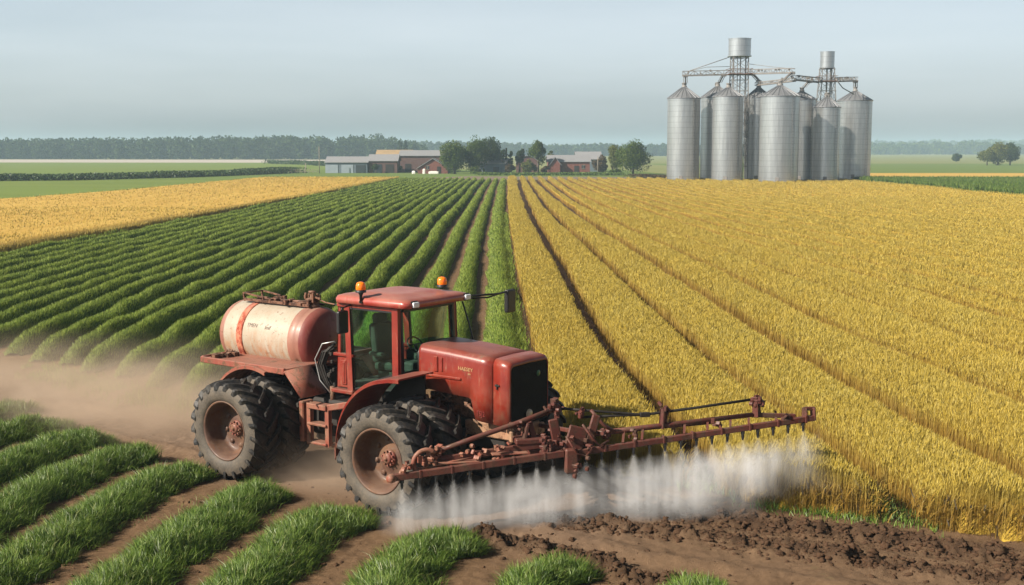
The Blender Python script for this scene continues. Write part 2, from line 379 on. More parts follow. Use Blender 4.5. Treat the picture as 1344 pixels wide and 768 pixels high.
M['road'] = mat_sheet('packed_dirt', (0.15, 0.115, 0.085), (0.21, 0.165, 0.125), (0.3, 1.2, 0.5), bscale=3)
M['brown_field'] = mat_sheet('brown_shadow', (0.20, 0.14, 0.055), (0.27, 0.19, 0.075), (0.05, 0.3, 0.1), bscale=2)
def _soil():
    t = NT('soil'); p = t.pos(); wet_dark = t.attr('moist_shade'); lane = t.attr('lane')
    n1 = t.noise(p, 1.3, 8, 0.65); n2 = t.noise(p, 9.0, 6, 0.7); n3 = t.noise(p, 40.0, 3, 0.6)
    a = t.mix(t.ramp(n2, (0.3, 0.0), (0.7, 1.0)), (0.115, 0.068, 0.037), (0.205, 0.130, 0.075))
    a = t.mix(t.ramp(n1, (0.4, 0.0), (0.7, 0.6)), a, (0.235, 0.148, 0.082))
    a = t.mix(lane, a, t.mix(n2, (0.165, 0.108, 0.072), (0.25, 0.172, 0.118)))
    a = t.mix(wet_dark, a, t.mix(n2, (0.036, 0.021, 0.013), (0.085, 0.050, 0.030)))  # damp ridges, plus the furrow shade painted under the wheat
    green = t.ramp(t.noise(p, 1.9, 5, 0.6), (0.62, 0.0), (0.72, 0.45))
    a = t.mix(t.math('MULTIPLY', green, t.math('SUBTRACT', 0.7, t.math('ADD', wet_dark, lane), True)), a, (0.09, 0.11, 0.03))
    h = t.mix(0.4, n2, n3)
    return t.surf(t.bsdf(Base_Color=a, Roughness=0.95, Specular_IOR_Level=0.15, Normal=t.bump(t.mix(0.5, h, t.noise(p, 95.0, 3, 0.7)), 1.0, 0.05)))
M['soil'] = _soil()
def _clod():
    t = NT('soil_clod'); p = t.pos(); n2 = t.noise(p, 12.0, 6, 0.7)
    return t.surf(t.bsdf(Base_Color=t.mix(n2, (0.038, 0.022, 0.014), (0.105, 0.060, 0.035)), Roughness=0.95, Specular_IOR_Level=0.1, Normal=t.bump(t.noise(p, 40, 3), 0.6, 0.02)))
M['clod'] = _clod()
# buildings
def _silo():
    t = NT('silo_steel'); c = t.coord(); z = t.n("ShaderNodeSeparateXYZ"); t.put(z.inputs[0], c)
    ring = t.math('ABSOLUTE', t.math('SUBTRACT', t.math('FRACT', t.math('MULTIPLY', z.outputs[2], 0.95)), 0.5))
    seam = t.ramp(ring, (0.45, 0.0), (0.49, 1.0))
    cor = t.math('SINE', t.math('MULTIPLY', z.outputs[2], 42.0))
    n = t.noise(t.coord(scale=(1.2, 1.2, 0.12)), 2.0, 6, 0.65)
    col = t.mix(t.ramp(n, (0.3, 0.0), (0.75, 1.0)), (0.40, 0.405, 0.41), (0.58, 0.58, 0.565))
    col = t.mix(t.math('MULTIPLY', seam, 0.75), col, (0.27, 0.27, 0.27))
    col = t.mix(t.ramp(t.noise(c, 0.9, 7, 0.7), (0.62, 0.0), (0.72, 0.35)), col, (0.26, 0.22, 0.18))
    return t.surf(t.bsdf(Base_Color=col, Metallic=0.85, Roughness=0.34, Anisotropic=0.7, Tangent=t.n('ShaderNodeTangent').outputs[0], Normal=t.bump(cor, 0.06, 0.02)))
M['silo'] = _silo()
M['silo_roof'] = mat_simple('silo_roof_steel', (0.30, 0.31, 0.33), 0.45, 0.6, 0.25, 3)
M['catwalk'] = mat_paint('catwalk_steel', (0.17, 0.165, 0.16), (0.24, 0.235, 0.23), rust_amt=0.45, dust_amt=0.2, rough=0.7)
M['brick'] = mat_simple('red_brick', (0.16, 0.058, 0.045), 0.9, 0, 0.3, 2.0)
M['brick_dark'] = mat_simple('dark_brick', (0.11, 0.062, 0.056), 0.9, 0, 0.3, 2.0)
M['roof_grey'] = mat_simple('grey_roofing', (0.24, 0.245, 0.26), 0.6, 0, 0.2, 1.5)
M['roof_dark'] = mat_simple('dark_roofing', (0.16, 0.155, 0.15), 0.7, 0, 0.25, 1.5)
M['roof_tan'] = mat_simple('tan_roofing', (0.32, 0.23, 0.13), 0.8, 0, 0.3, 0.6)
M['shed_blue'] = mat_simple('blue_grey_cladding', (0.11, 0.145, 0.18), 0.7, 0, 0.2, 1.0)
M['shed_door'] = mat_simple('pale_door', (0.24, 0.29, 0.34), 0.6, 0, 0.2, 1.0)
M['win'] = mat_simple('window_glass', (0.03, 0.04, 0.05), 0.15)
M['wood'] = mat_simple('weathered_wood', (0.24, 0.21, 0.17), 0.9)
M['white'] = mat_simple('white_paint', (0.75, 0.74, 0.70), 0.7, 0, 0.1)
M['lettering'] = mat_simple('faded_black_paint', (0.12, 0.10, 0.08), 0.8, 0, 0.6, 40)
M['letter_gold'] = mat_simple('worn_cream_letters', (0.42, 0.27, 0.12), 0.7, 0, 0.5, 60)
M['letter_red'] = mat_simple('dark_red_stencil', (0.16, 0.012, 0.010), 0.7, 0, 0.5, 60)
M['badge'] = mat_simple('green_badge', (0.02, 0.09, 0.03), 0.4)

# ------------------------------------------------------------------ the ground
TO = np.array([-2.615, 23.073]); TH = R(-36.0)
T1 = np.array([math.cos(TH), math.sin(TH)]); T2 = np.array([-math.sin(TH), math.cos(TH)])
def to_local(x, y):
    return (x - TO[0]) * T1[0] + (y - TO[1]) * T1[1], (x - TO[0]) * T2[0] + (y - TO[1]) * T2[1]
RIDGES = [([(-1.0, 19.1), (-0.15, 18.8), (0.57, 18.43), (1.34, 17.63), (1.95, 16.89), (2.6, 16.2)], 0.30, 0.16),
          ([(0.3, 19.9), (0.9, 19.7), (1.61, 19.59), (2.82, 19.19), (3.93, 18.58), (4.97, 17.97), (6.19, 17.46), (7.42, 17.07), (9.5, 16.3)], 0.26, 0.13),
          ([(1.7, 20.75), (2.97, 20.3), (4.15, 19.7), (5.87, 19.0), (6.87, 18.4), (7.75, 17.9), (10, 16.7)], 0.32, 0.14)]
def dist_poly(x, y, pts):
    best = np.full(np.shape(x), 1e9)
    for (ax, ay), (bx, by) in zip(pts, pts[1:]):
        dx, dy = bx - ax, by - ay; t = np.clip(((x - ax) * dx + (y - ay) * dy) / (dx * dx + dy * dy), 0, 1)
        best = np.minimum(best, np.hypot(x - ax - t * dx, y - ay - t * dy))
    return best
LANE = [(-22, 34.5), (-16, 31.8), (-11.5, 29.3), (-8.5, 27.0), (-6.0, 25.2), (-3.4, 23.0), (-0.5, 21.0), (2.5, 18.9), (6, 17.2), (10, 15.2)]
def x0_rough(y): return np.interp(y, [20, 38, 90, 250], [.95, .36, -.35, -1.13])
def ground_z(x, y, parts=False):
    near = np.clip((60 - y) / 20, 0, 1) * np.clip((40 - np.abs(x)) / 10, 0, 1)
    tx, ty = to_local(x, y)
    under = np.clip(np.maximum(np.abs(tx) - 3.2, np.abs(ty) - 2.6) / 0.8, 0.15, 1)
    z = 0.030 * fbm(x * 1.7, y * 1.7, 3, 4) + 0.035 * fbm(x * 5.5, y * 5.5, 9, 3, 0.6)
    moist_shade = np.zeros(np.shape(x))
    for pts, w, h in RIDGES:
        d = dist_poly(x + 0.15 * vnoise(x * 2.1, y * 2.1, 31), y + 0.15 * vnoise(x * 2.1, y * 2.1, 57), pts)
        g = np.exp(-(d / w) ** 2); cl = np.clip(0.55 + 1.6 * fbm(x * 4.0, y * 4.0, 77, 4, 0.72), 0.05, 2)
        z = z + h * g * cl; moist_shade = np.maximum(moist_shade, np.exp(-(d / (w * 1.0)) ** 2) * 0.85)
    wet_dark = np.clip(1 - dist_poly(x, y, [(1.2, 20.6), (4, 19.9), (7, 18.6), (10, 17)]) / 0.6, 0, 1)
    moist_shade = np.clip(np.maximum(moist_shade, wet_dark * 0.6) + 0.35 * fbm(x * 2, y * 2, 5, 3), 0, 1) * np.clip((x + 1.5) / 1.0, 0, 1)
    infield = np.clip((x - x0_rough(y)) / .3, 0, 1) * np.clip((y - np.interp(x, [-2, .96, 4.2, 8.1, 12, 20], [24, 23.2, 20.9, 18.8, 16.9, 14.6])) / .4, 0, 1); moist_shade = np.maximum(moist_shade, infield * .9)  # soil under the wheat darkened, painting shade into the furrows
    dl = dist_poly(x, y, LANE); lane = np.clip(1.25 - dl / 1.9 + 0.35 * fbm(x * .8, y * .8, 21, 3), 0, 1) * np.clip((3.5 - x) / 3.5, 0.25, 1)
    for off in (-1.35, 1.35):                                    # wheel ruts left along the lane
        q = [(a + off * 0.5, b + off * 0.8) for a, b in LANE]
        dd = dist_poly(x, y, q); z = z - 0.06 * np.exp(-(dd / 0.3) ** 2) + 0.04 * np.exp(-((dd - 0.5) / 0.18) ** 2)
    z = z * near * under
    return (z, np.maximum(moist_shade * near, infield * .9), lane * near) if parts else z
def axis(lo, hi, step, far_lo, far_hi, g=1.16):
    c = list(np.arange(lo, hi, step)); s = step; a = []
    v = lo
    while v > far_lo: s *= g; v -= s; a.append(max(v, far_lo))
    s = step; b = []; v = c[-1]
    while v < far_hi: s *= g; v += s; b.append(min(v, far_hi))
    return np.array(a[::-1] + c + b)
gx = axis(-11, 10, 0.034, -3300, 3300); gy = axis(14.8, 28.5, 0.034, -60, 3400)
GX, GY = np.meshgrid(gx, gy)
GZ, GM, GL = ground_z(GX, GY, True)
ground = np_mesh('ground', np.stack([GX, GY, GZ], -1).reshape(-1, 3), quads=grid_quads(len(gx), len(gy)), mat=M['soil'],
                 attrs={'moist_shade': GM.ravel(), 'lane': GL.ravel()}, smooth=True)
tag(ground, kind='structure')

def sheet(name, poly, z, mat):
    V = [(x, y, z) for x, y in poly]
    me = bpy.data.meshes.new(name); me.from_pydata(V, [], [list(range(len(V)))]); me.materials.append(mat); me.update()
    o = bpy.data.objects.new(name, me); COL.objects.link(o); tag(o, kind='structure'); return o
# far fields, each a sheet just above the one below
sheet('meadow', [(-1600, 255), (-1600, 3300), (1600, 3300), (1600, 255)], 0.010, M['field_pale'])
sheet('meadow', [(-70, 60), (-200, 60), (-420, 262), (-52, 262)], 0.014, M['field_light'])
sheet('meadow', [(-420, 270), (-60, 272), (-52, 330), (-62, 600), (-420, 640)], 0.018, M['field_light'])
sheet('pale_field', [(-620, 640), (-62, 600), (-66, 780), (-620, 830)], 0.022, M['pale_strip'])
sheet('grass_verge', [(-420, 254), (30, 254), (60, 262), (62, 292), (-20, 330), (-52, 335), (-420, 300)], 0.026, M['field_mid'])
sheet('dirt_road', [(-27, 256.5), (28, 256.5), (30, 266), (26, 282), (-10, 290), (-24, 268)], 0.032, M['road'])
sheet('farmyard', [(-60, 318), (-40, 308), (28, 300), (40, 318), (34, 392), (-60, 392)], 0.034, M['field_mid'])
sheet('meadow', [(66, 330), (380, 330), (520, 560), (60, 560)], 0.018, M['field_mid'])
sheet('golden_field', [(68, 258), (300, 258), (330, 330), (72, 330)], 0.026, M['wheat_far'])
sheet('brown_shadow_strip', [(67, 238), (240, 238), (262, 258), (67, 258)], 0.030, M['brown_field'])  # brown ground strip with the silos' shadow put into its colour
sheet('silo_yard', [(28, 218), (66, 218), (78, 232), (78, 258), (30, 258)], 0.036, M['road'])

# ------------------------------------------------------------------ blades of grass and straw
def blades(P, Ln, W, lean_dir, lean, face=None, base_t=0.0, cn=None):
    n = len(P); cn = np.tile([0, 0, 1.0], (n, 1)) if cn is None else cn; face = rng.uniform(0, math.pi, n) if face is None else face
    d = np.stack([np.cos(lean_dir), np.sin(lean_dir), np.zeros(n)], 1); wv = np.stack([np.cos(face), np.sin(face), np.zeros(n)], 1) * (W / 2)[:, None]
    up = np.array([0, 0, 1.0]); Lc = Ln[:, None]; le = lean[:, None]
    mid = P + up * Lc * 0.55 * (1 - 0.25 * le ** 2) + d * Lc * le * 0.28; tip = P + up * Lc * (1 - 0.42 * le ** 2) + d * Lc * le * 0.85
    V = np.stack([P - wv, P + wv, mid - wv * .8, mid + wv * .8, tip], 1).reshape(-1, 3)
    i = np.arange(n) * 5
    q = np.stack([i, i + 1, i + 3, i + 2], 1); t = np.stack([i + 2, i + 3, i + 4], 1)
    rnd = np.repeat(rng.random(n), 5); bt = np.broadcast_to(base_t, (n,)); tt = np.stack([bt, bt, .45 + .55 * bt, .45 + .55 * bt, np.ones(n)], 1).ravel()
    return V, t, q, rnd, tt, np.repeat(cn, 5, 0)
class Bag:
    def __init__(s): s.V = []; s.T = []; s.Q = []; s.r = []; s.t = []; s.c = []; s.n = 0
    def add(s, V, T, Q, r, t, c=None):
        s.V.append(V); s.c.append(np.tile([0, 0, 1.0], (len(V), 1)) if c is None else c)
        if T is not None: s.T.append(T + s.n)
        if Q is not None: s.Q.append(Q + s.n)
        s.r.append(r); s.t.append(t); s.n += len(V)
    def build(s, name, mat, parent=None):
        return np_mesh(name, np.concatenate(s.V), np.concatenate(s.T) if s.T else None, np.concatenate(s.Q) if s.Q else None, mat,
                       {'rnd': np.concatenate(s.r), 'tt': np.concatenate(s.t), 'cn': np.concatenate(s.c)}, parent=parent)
def cards(P, size, rnd=None, flat=0.0, cn=None):                           # leaf-sized faces facing every way
    n = len(P); a = rng.normal(size=(n, 3)); a[:, 2] *= (1 - flat); a /= np.linalg.norm(a, axis=1)[:, None]
    b = rng.normal(size=(n, 3)); b -= a * (a * b).sum(1)[:, None]; b /= np.linalg.norm(b, axis=1)[:, None]
    s = np.asarray(size) * np.ones(n); a = a * s[:, None] * .5; b = b * s[:, None] * .36
    V = np.stack([P - a, P + b, P + a, P - b], 1).reshape(-1, 3); i = np.arange(n) * 4
    r = rng.random(n) if rnd is None else rnd
    return V, None, np.stack([i, i + 1, i + 2, i + 3], 1), np.repeat(r, 4), np.tile([.3, .6, 1, .6], n), (np.zeros((n * 4, 3)) if cn is None else np.repeat(cn, 4, 0))

# ---- the wheat field on the right: strips between furrows that run away from the camera
YS = np.array([14, 20, 24, 28, 32, 38, 46, 56, 70, 90, 120, 160, 200, 252.0])
FUR = [[1.0, .95, .80, .62, .50, .36, .22, .05, -.12, -.35, -.60, -.84, -.98, -1.13],
       [3.7, 3.59, 3.43, 3.17, 2.9, 2.65, 2.5, 2.43, 2.18, 1.87, 1.57, 1.33, 1.23, 1.13],
       [6.7, 6.45, 6.1, 5.77, 5.38, 5.22, 4.97, 4.82, 4.5, 3.94, 3.40, 3.16, 3.01, 2.88],
       [9.5, 9.18, 8.75, 8.35, 8.12, 7.8, 7.6, 7.4, 7.0, 6.29, 5.70, 5.13, 4.80, 4.63],
       [12.4, 12.1, 11.8, 11.45, 11.1, 10.6, 10.35, 9.95, 9.4, 8.47, 7.4, 6.9, 6.73, 6.61],
       [15.2, 14.9, 14.6, 14.4, 14.2, 13.9, 13.33, 12.79, 11.85, 10.75, 9.5, 8.75, 8.68, 8.67],
       [18.3, 18.0, 17.8, 17.6, 17.4, 17.1, 16.7, 16.0, 14.9, 13.6, 12.5, 11.3, 10.85, 10.7]]
PITCH = np.array([2.9, 2.85, 2.8, 2.78, 2.75, 2.7, 2.65, 2.6, 2.5, 2.4, 2.2, 2.1, 2.05, 2.02])
NF = 34
def furrow_x(k, y):
    base = np.interp(y, YS, FUR[k]) if k <= 6 else np.interp(y, YS, np.array(FUR[6])) + (k - 6) * np.interp(y, YS, PITCH)
    return base + (0.10 if k else 0.05) * vnoise(y * 0.11, np.full(np.shape(y), k * 7.3), 4) * 2
def wheat_front(x): return np.interp(x, [-2, .96, 2.3, 3.1, 3.7, 4.3, 6.47, 8.1, 12, 20, 70], [24.5, 23.6, 22.4, 21.95, 21.5, 20.85, 19.65, 18.75, 16.9, 14.6, 14.0])
def wheat_ok(x, y):
    tx, ty = to_local(x, y)
    return (y > wheat_front(x)) & (x < 66) & ~((np.abs(ty) < 2.75) & (tx < 4.3))
WH = 0.80
wheat = None
sheetV = []; sheetQ = []; nbase = 0
ysamp = np.concatenate([np.arange(16, 40, .35), np.arange(40, 90, .9), np.arange(90, 254, 2.2)])
prof = [(0.0, 0.0), (0.03, 0.45), (0.09, 0.78), (0.25, 0.98), (0.5, 1.0), (0.75, 0.98), (0.91, 0.78), (0.97, 0.45), (1.0, 0.0)]
for k in range(NF - 1):
    xl = furrow_x(k, ysamp) + ((0.62 if k < 3 else .74 if k < 6 else .90) if k else 0.35); xr = furrow_x(k + 1, ysamp) - (0.62 if k < 2 else .74 if k < 5 else .90)
    rows = []
    for u, h in prof:
        h = h ** (1.0 if k < 3 else 1.7); x = xl + (xr - xl) * u; hh = h * (0.47 + 0.07 * fbm(x * .5, ysamp * .5, 8, 3) + 0.05 * vnoise(x * 3, ysamp * 3, 6))
        ok = wheat_ok(x, ysamp - 0.35); rows.append(np.stack([x, ysamp, np.where(ok, hh, -0.12)], 1))
    V = np.stack(rows, 1).reshape(-1, 3); q = grid_quads(len(prof), len(ysamp))
    keep = (V[q][:, :, 2].max(1) > -0.1) & (V[q][:, :, 0].min(1) < 67)
    sheetV.append(V); sheetQ.append(q[keep] + nbase); nbase += len(V)
canopy = np_mesh('wheat_canopy', np.concatenate(sheetV), quads=np.concatenate(sheetQ), mat=M['wheat_sheet'], smooth=True, attrs={'ears': np.tile([0, 0, .1, .85, 1, .85, .1, 0, 0], nbase // 9)})
canopy.name = 'wheat_underlayer'
def strip_coord(x, y):                                            # distance to the nearest furrow centre
    d = np.full(len(x), 9.0)
    for k in range(NF):
        d = np.minimum(d, np.abs(x - furrow_x(k, y)) + (0.06 if k == 0 else 0.0 if k < 3 else -0.14 if k < 6 else -0.32) - (np.clip((y - 50) * .0022, 0, .10 if k < 3 or k > 5 else .20) if k else 0.0))
    return d
def wheat_plants(bag, x, y, full, lod, seed=0):
    n = len(x)
    if n == 0: return
    d = strip_coord(x, y)
    ramp_w = .42 + .045 * np.clip(x - 5, 0, 10); edge = np.clip((d - 0.28) / ramp_w, 0, 1) ** .8
    keep = d > 0.30 + 0.08 * rng.random(n)
    x, y, edge, lod = x[keep], y[keep], edge[keep], lod[keep]; n = len(x)
    lo = .58 - .022 * np.clip(x - 5, 0, 10); h = (WH * (lo + (1 - lo) * edge) + 0.07 * fbm(x * .5, y * .5, 8, 3) + 0.05 * vnoise(x * 2.7, y * 2.7, 6) + rng.normal(0, .035, n))
    z0 = np.zeros(n) if full else np.where(edge < 1, 0.0, h - 0.42)
    ld = rng.normal(0.3, 1.1, n); le = np.abs(rng.normal(0.12, .09, n)) + 0.06 * (1 - edge) * rng.random(n)
    P = np.stack([x, y, z0], 1)
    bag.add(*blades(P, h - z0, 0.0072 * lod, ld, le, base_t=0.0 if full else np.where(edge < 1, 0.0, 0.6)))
    # the ear: a narrow lozenge nodding over at the top
    dirv = np.stack([np.cos(ld), np.sin(ld), np.zeros(n)], 1); L_ = (h - z0)[:, None]; lec = le[:, None]
    tip = P + np.array([0, 0, 1.0]) * L_ * (1 - .42 * lec ** 2) + dirv * L_ * lec * .85
    el = rng.uniform(.08, .12, n) * np.sqrt(lod); nod = rng.uniform(.05, .65, n)
    ax = dirv * np.sin(nod)[:, None] + np.array([0, 0, 1.0]) * np.cos(nod)[:, None]
    fa = rng.uniform(0, 6.28, n); wv = np.stack([np.cos(fa), np.sin(fa), np.zeros(n)], 1) * (0.0060 * lod)[:, None]
    w2 = np.cross(ax, wv)
    b = tip - ax * .02; e = tip + ax * el[:, None]; m = tip + ax * el[:, None] * .4
    V = np.stack([b, m - wv, e, m + wv, m - w2, m + w2], 1).reshape(-1, 3); i = np.arange(n) * 6
    Q = np.concatenate([np.stack([i, i + 1, i + 2, i + 3], 1), np.stack([i, i + 4, i + 2, i + 5], 1)])
    bag.add(V, None, Q, np.repeat(np.clip(rng.random(n) * .8 + .2, 0, 1), 6), np.ones(n * 6))
wb = Bag()
def scatter(n, x0, x1, y0, y1): return rng.uniform(x0, x1, n), rng.uniform(y0, y1, n)
bands = [(14, 20, 850), (20, 26, 850), (26, 33, 800), (33, 42, 560), (42, 55, 400), (55, 75, 250), (75, 105, 140), (105, 150, 70), (150, 253, 30.0)]
for y0, y1, den in bands:
    x1 = min(66, .44 * y1 + 3.0); x, y = scatter(int(den * (x1 + 2) * (y1 - y0)), -2, x1, y0, y1)
    ok = wheat_ok(x, y) & (x > furrow_x(0, y)) & (x < .44 * y + 3.0); x, y = x[ok], y[ok]
    lod = np.maximum(1, y / 24.0) ** 0.78
    if y0 < 33:
        front = ((y - wheat_front(x)) < 1.3) | (strip_coord(x, y) < 0.75) | ~wheat_ok(x - .5, y - .6)
        wheat_plants(wb, x[front], y[front], True, lod[front]); wheat_plants(wb, x[~front], y[~front], False, lod[~front])
    else: wheat_plants(wb, x, y, False, lod)
# broken leaves and leaning straw along the front edge
n = 2600; x = rng.uniform(.5, 13, n); y = wheat_front(x) + np.abs(rng.normal(0, .35, n)); ok = wheat_ok(x, y) & (strip_coord(x, y) > .15); x, y = x[ok], y[ok]; n = len(x)
wb.add(*blades(np.stack([x, y, rng.uniform(.0, .45, n)], 1), rng.uniform(.25, .5, n), rng.uniform(.010, .024, n), rng.uniform(-2.6, .3, n), rng.uniform(.5, 1.35, n)))
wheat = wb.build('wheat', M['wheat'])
tag(wheat, 'ripe golden wheat in furrowed strips filling the right half of the land', 'wheat', kind='stuff')
canopy.parent = wheat

# ---- the golden field on the left
def left_edge(y): return np.interp(y, [60, 69.6, 105, 155, 200, 250, 256], [-30, -29.3, -27.4, -25.6, -24.6, -23.7, -23.6])
def left_far(y): return np.interp(y, [60, 141, 170, 250, 256], [-88, -59, -55, -52, -52])
ys = np.concatenate([np.arange(56, 120, 1.2), np.arange(120, 257, 3)]); us = np.linspace(0, 1, 40)
XX = left_far(ys)[:, None] + (left_edge(ys) - left_far(ys))[:, None] * us[None]; YY = np.repeat(ys[:, None], len(us), 1)
ZZ = 0.66 + 0.06 * fbm(XX * .3, YY * .3, 51, 3) - 0.05 * np.exp(-((np.mod(XX + .25 * YY * 0 + .8 * vnoise(XX * .05, YY * .05, 3), 3.1) - 1.5) / .3) ** 2)
ZZ[:, -1] = 0.0; ZZ[:, 0] = 0.0; ZZ[-1, :] = 0
XX[:, -2] = XX[:, -1] - .12
lw_sheet = np_mesh('wheat_underlayer', np.stack([XX, YY, ZZ], -1).reshape(-1, 3), quads=grid_quads(len(us), len(ys)), mat=M['wheat_far'], smooth=True)
lb = Bag()
for y0, y1, den in [(56, 80, 26), (80, 120, 13), (120, 256, 4.5)]:
    x, y = scatter(int(den * 66 * (y1 - y0)), -90, -23, y0, y1); ok = (x < left_edge(y)) & (x > left_far(y)) & (x > -.62 * y - 6); x, y = x[ok], y[ok]; n = len(x)
    lod = y / 26.0; near = left_edge(y) - x < 1.0
    z0 = np.where(near, 0.0, .5); h = .78 + .06 * fbm(x * .3, y * .3, 51, 3) + rng.normal(0, .04, n)
    lb.add(*blades(np.stack([x, y, z0], 1), h - z0, .016 * lod, rng.normal(.3, 1.2, n), np.abs(rng.normal(.25, .2, n)), base_t=.3))
    k = 5; xe = np.repeat(left_edge(np.linspace(y0, y1, int((y1 - y0) * 26))), 1); ye = np.linspace(y0, y1, len(xe)); xe = xe - rng.random(len(xe)) * .3
    lb.add(*blades(np.stack([xe, ye, np.zeros(len(xe))], 1), rng.normal(.78, .05, len(xe)), .016 * ye / 24, rng.uniform(0, 6, len(xe)), rng.uniform(0, .3, len(xe))))
left_wheat = lb.build('wheat', M['wheat'])
tag(left_wheat, 'smooth golden wheat field behind the green rows on the left', 'wheat', kind='stuff')
lw_sheet.parent = left_wheat

# ---- the green row crop on the left: long furry ridges running away from the camera
OFF = [0.68, 2.2, 3.65, 5.05, 6.4, 7.7] + [7.7 + 1.19 * (i + 1) for i in range(19)]
def x0_of(y): return np.interp(y, YS, FUR[0])
def row_x(k, y):
    spread = np.interp(y, [25, 45, 250], [0.97, 1.0, 1.0])
    return x0_of(y) - OFF[k] * spread + (0.22 if k > 2 else .08) * 2 * fbm(y * .055, np.full(np.shape(y), k * .45), 13, 2) + (0.10 if k > 2 else .05) * vnoise(y * .3, np.full(np.shape(y), k * 3.7), 19) * 2
def row_near(k): return float(np.interp(OFF[k], [.68, 3, 6, 8.5, 9.7, 10.9, 12.1, 13.3, 16, 30], [29.5, 29.0, 29.3, 30.0, 30.8, 32.3, 33.2, 34.2, 36.5, 45])) + random.uniform(-.3, .3)
gb = Bag(); rV = []; rQ = []; nb = 0
rprof = [(-1.0, -0.05), (-.88, .30), (-.62, .72), (-.3, .95), (0, 1.0), (.3, .95), (.62, .72), (.88, .30), (1.0, -0.05)]
for k in range(len(OFF)):
    y0 = row_near(k); hw0 = (.60 if k == 0 else .45) if k < 5 else .42; hh0 = .44 if k < 3 else .58
    yy = np.concatenate([np.arange(y0, 60, .28), np.arange(60, 110, .7), np.arange(110, 252, 2.0)])
    xc = row_x(k, yy); okk = xc > left_edge(yy) + .35
    def taper(y): return np.clip((y - y0 + .05) / 1.6, 0, 1) ** .5
    def hh(y): return hh0 * taper(y) * (1 + .30 * fbm(y * .35, np.full(np.shape(y), k * 5.1), 23, 3))
    def hw(y): return hw0 * (.45 + .55 * taper(y)) * (1 + .28 * fbm(y * .28, np.full(np.shape(y), k * 9.1), 29, 3)) * np.interp(y, [30, 90, 250], [1, 1.0, .98])
    V = np.stack([np.stack([xc + u * hw(yy), yy, np.where(okk, v * hh(yy) * .86 + .05 * vnoise(xc * 3 + u * 4, yy * 3, 3) * (v > .1), -.2)], 1) for u, v in rprof], 1).reshape(-1, 3)
    q = grid_quads(len(rprof), len(yy)); q = q[V[q][:, :, 2].max(1) > -.1]
    rV.append(V); rQ.append(q + nb); nb += len(V)
    for a, b, den in [(y0, 34, 800), (34, 42, 620), (42, 55, 400), (55, 75, 230), (75, 110, 110), (110, 160, 46), (160, 252, 18)]:
        a = max(a, y0)
        if b <= a: continue
        n = int(den * (b - a)); y = rng.uniform(a, b, n); u = rng.uniform(-1, 1, n); u = np.sign(u) * np.abs(u) ** .85
        x = row_x(k, y) + u * hw(y); ok = (x > left_edge(y) + .3) & (x > -.58 * y - 5); x, y, u = x[ok], y[ok], u[ok]; n = len(x)
        if n == 0: continue
        lod = np.maximum(1, y / 28.) ** .9
        z = hh(y) * np.interp(np.abs(u), [0, .3, .62, .88, 1], [.86, .8, .6, .24, .0]) - .02
        side = np.where(rng.random(n) < .75, np.where(u > 0, 0, math.pi), rng.uniform(0, 6.28, n)) + rng.normal(0, .7, n)
        cn = np.stack([u * 1.0, 0 * u, 1.05 - .5 * np.abs(u)], 1); cn /= np.linalg.norm(cn, axis=1)[:, None]
        gb.add(*blades(np.stack([x, y, z], 1), rng.uniform(.07, .15, n) * lod ** .4, rng.uniform(.010, .017, n) * lod, side, np.clip(np.abs(u) * .5 + rng.normal(.15, .2, n), 0, .9), cn=cn))
# low weeds between the outermost ridge and the wheat
n = 9000; y = 28 + 90 * rng.random(n) ** 1.6; x = x0_of(y) - .12 + rng.normal(0, .12, n)
gb.add(*blades(np.stack([x, y, np.zeros(n)], 1), rng.uniform(.12, .34, n), .016 * np.maximum(1, y / 28), rng.uniform(0, 6.28, n), rng.uniform(.1, .8, n)))
# thin grass at the near ends of the ridges beside the track
n = 5200; x = rng.uniform(-14, -4.6, n); y = np.interp(x, [-14, -9, -6, -4.6], [33.8, 29.2, 27.2, 26.6]) + rng.normal(.6, .55, n); ok = (vnoise(x * 1.1, y * 1.1, 5) > -.12); x, y = x[ok], y[ok]; n = len(x)
gb.add(*blades(np.stack([x, y, np.zeros(n)], 1), rng.uniform(.08, .24, n), rng.uniform(.010, .018, n), rng.uniform(0, 6.28, n), rng.uniform(.1, .9, n)))
crop = gb.build('row_crop', M['green'])
tag(crop, 'long furry ridges of green row crop running away behind the tractor', 'crop', kind='stuff')
ridge = np_mesh('row_crop_underlayer', np.concatenate(rV), quads=np.concatenate(rQ), mat=M['green_sheet'], smooth=True, parent=crop)

# ---- the thick grass rows in the foreground
FG = [[(-12.9, 26.5), (-12.3, 28.0), (-11.8, 28.4), (-11.35, 28.05)],
      [(-11.9, 22.5), (-11.3, 25.0), (-10.6, 26.6), (-9.8, 26.5)],
      [(-10.3, 20.5), (-9.9, 22.9), (-9.5, 24.9), (-9.0, 25.4), (-8.5, 24.95)],
      [(-9.0, 16.5), (-8.75, 19.2), (-8.5, 21.6), (-8.15, 23.2), (-7.65, 23.95), (-7.15, 23.5)],
      [(-7.6, 13.2), (-7.4, 16.9), (-7.15, 18.7), (-6.85, 20.9), (-6.4, 22.55), (-5.75, 22.15)],
      [(-6.0, 13.0), (-5.75, 16.0), (-5.36, 17.6), (-4.98, 19.7), (-4.58, 21.2), (-4.05, 20.75)],
      [(-4.1, 13.0), (-3.88, 16.0), (-3.58, 17.7), (-3.25, 19.4), (-2.88, 19.85), (-2.4, 19.25)],
      [(-2.0, 13.0), (-1.8, 16.0), (-1.6, 17.4), (-1.3, 18.4), (-.98, 18.55), (-.7, 17.9)],
      [(0.05, 13.0), (.15, 15.8), (.3, 16.7), (.65, 17.25), (1.02, 16.75)],
      [(2.0, 13.2), (2.15, 15.3), (2.42, 16.1), (2.72, 16.3), (2.95, 16.05)]]
fb = Bag(); fV = []; fQ = []; nb = 0
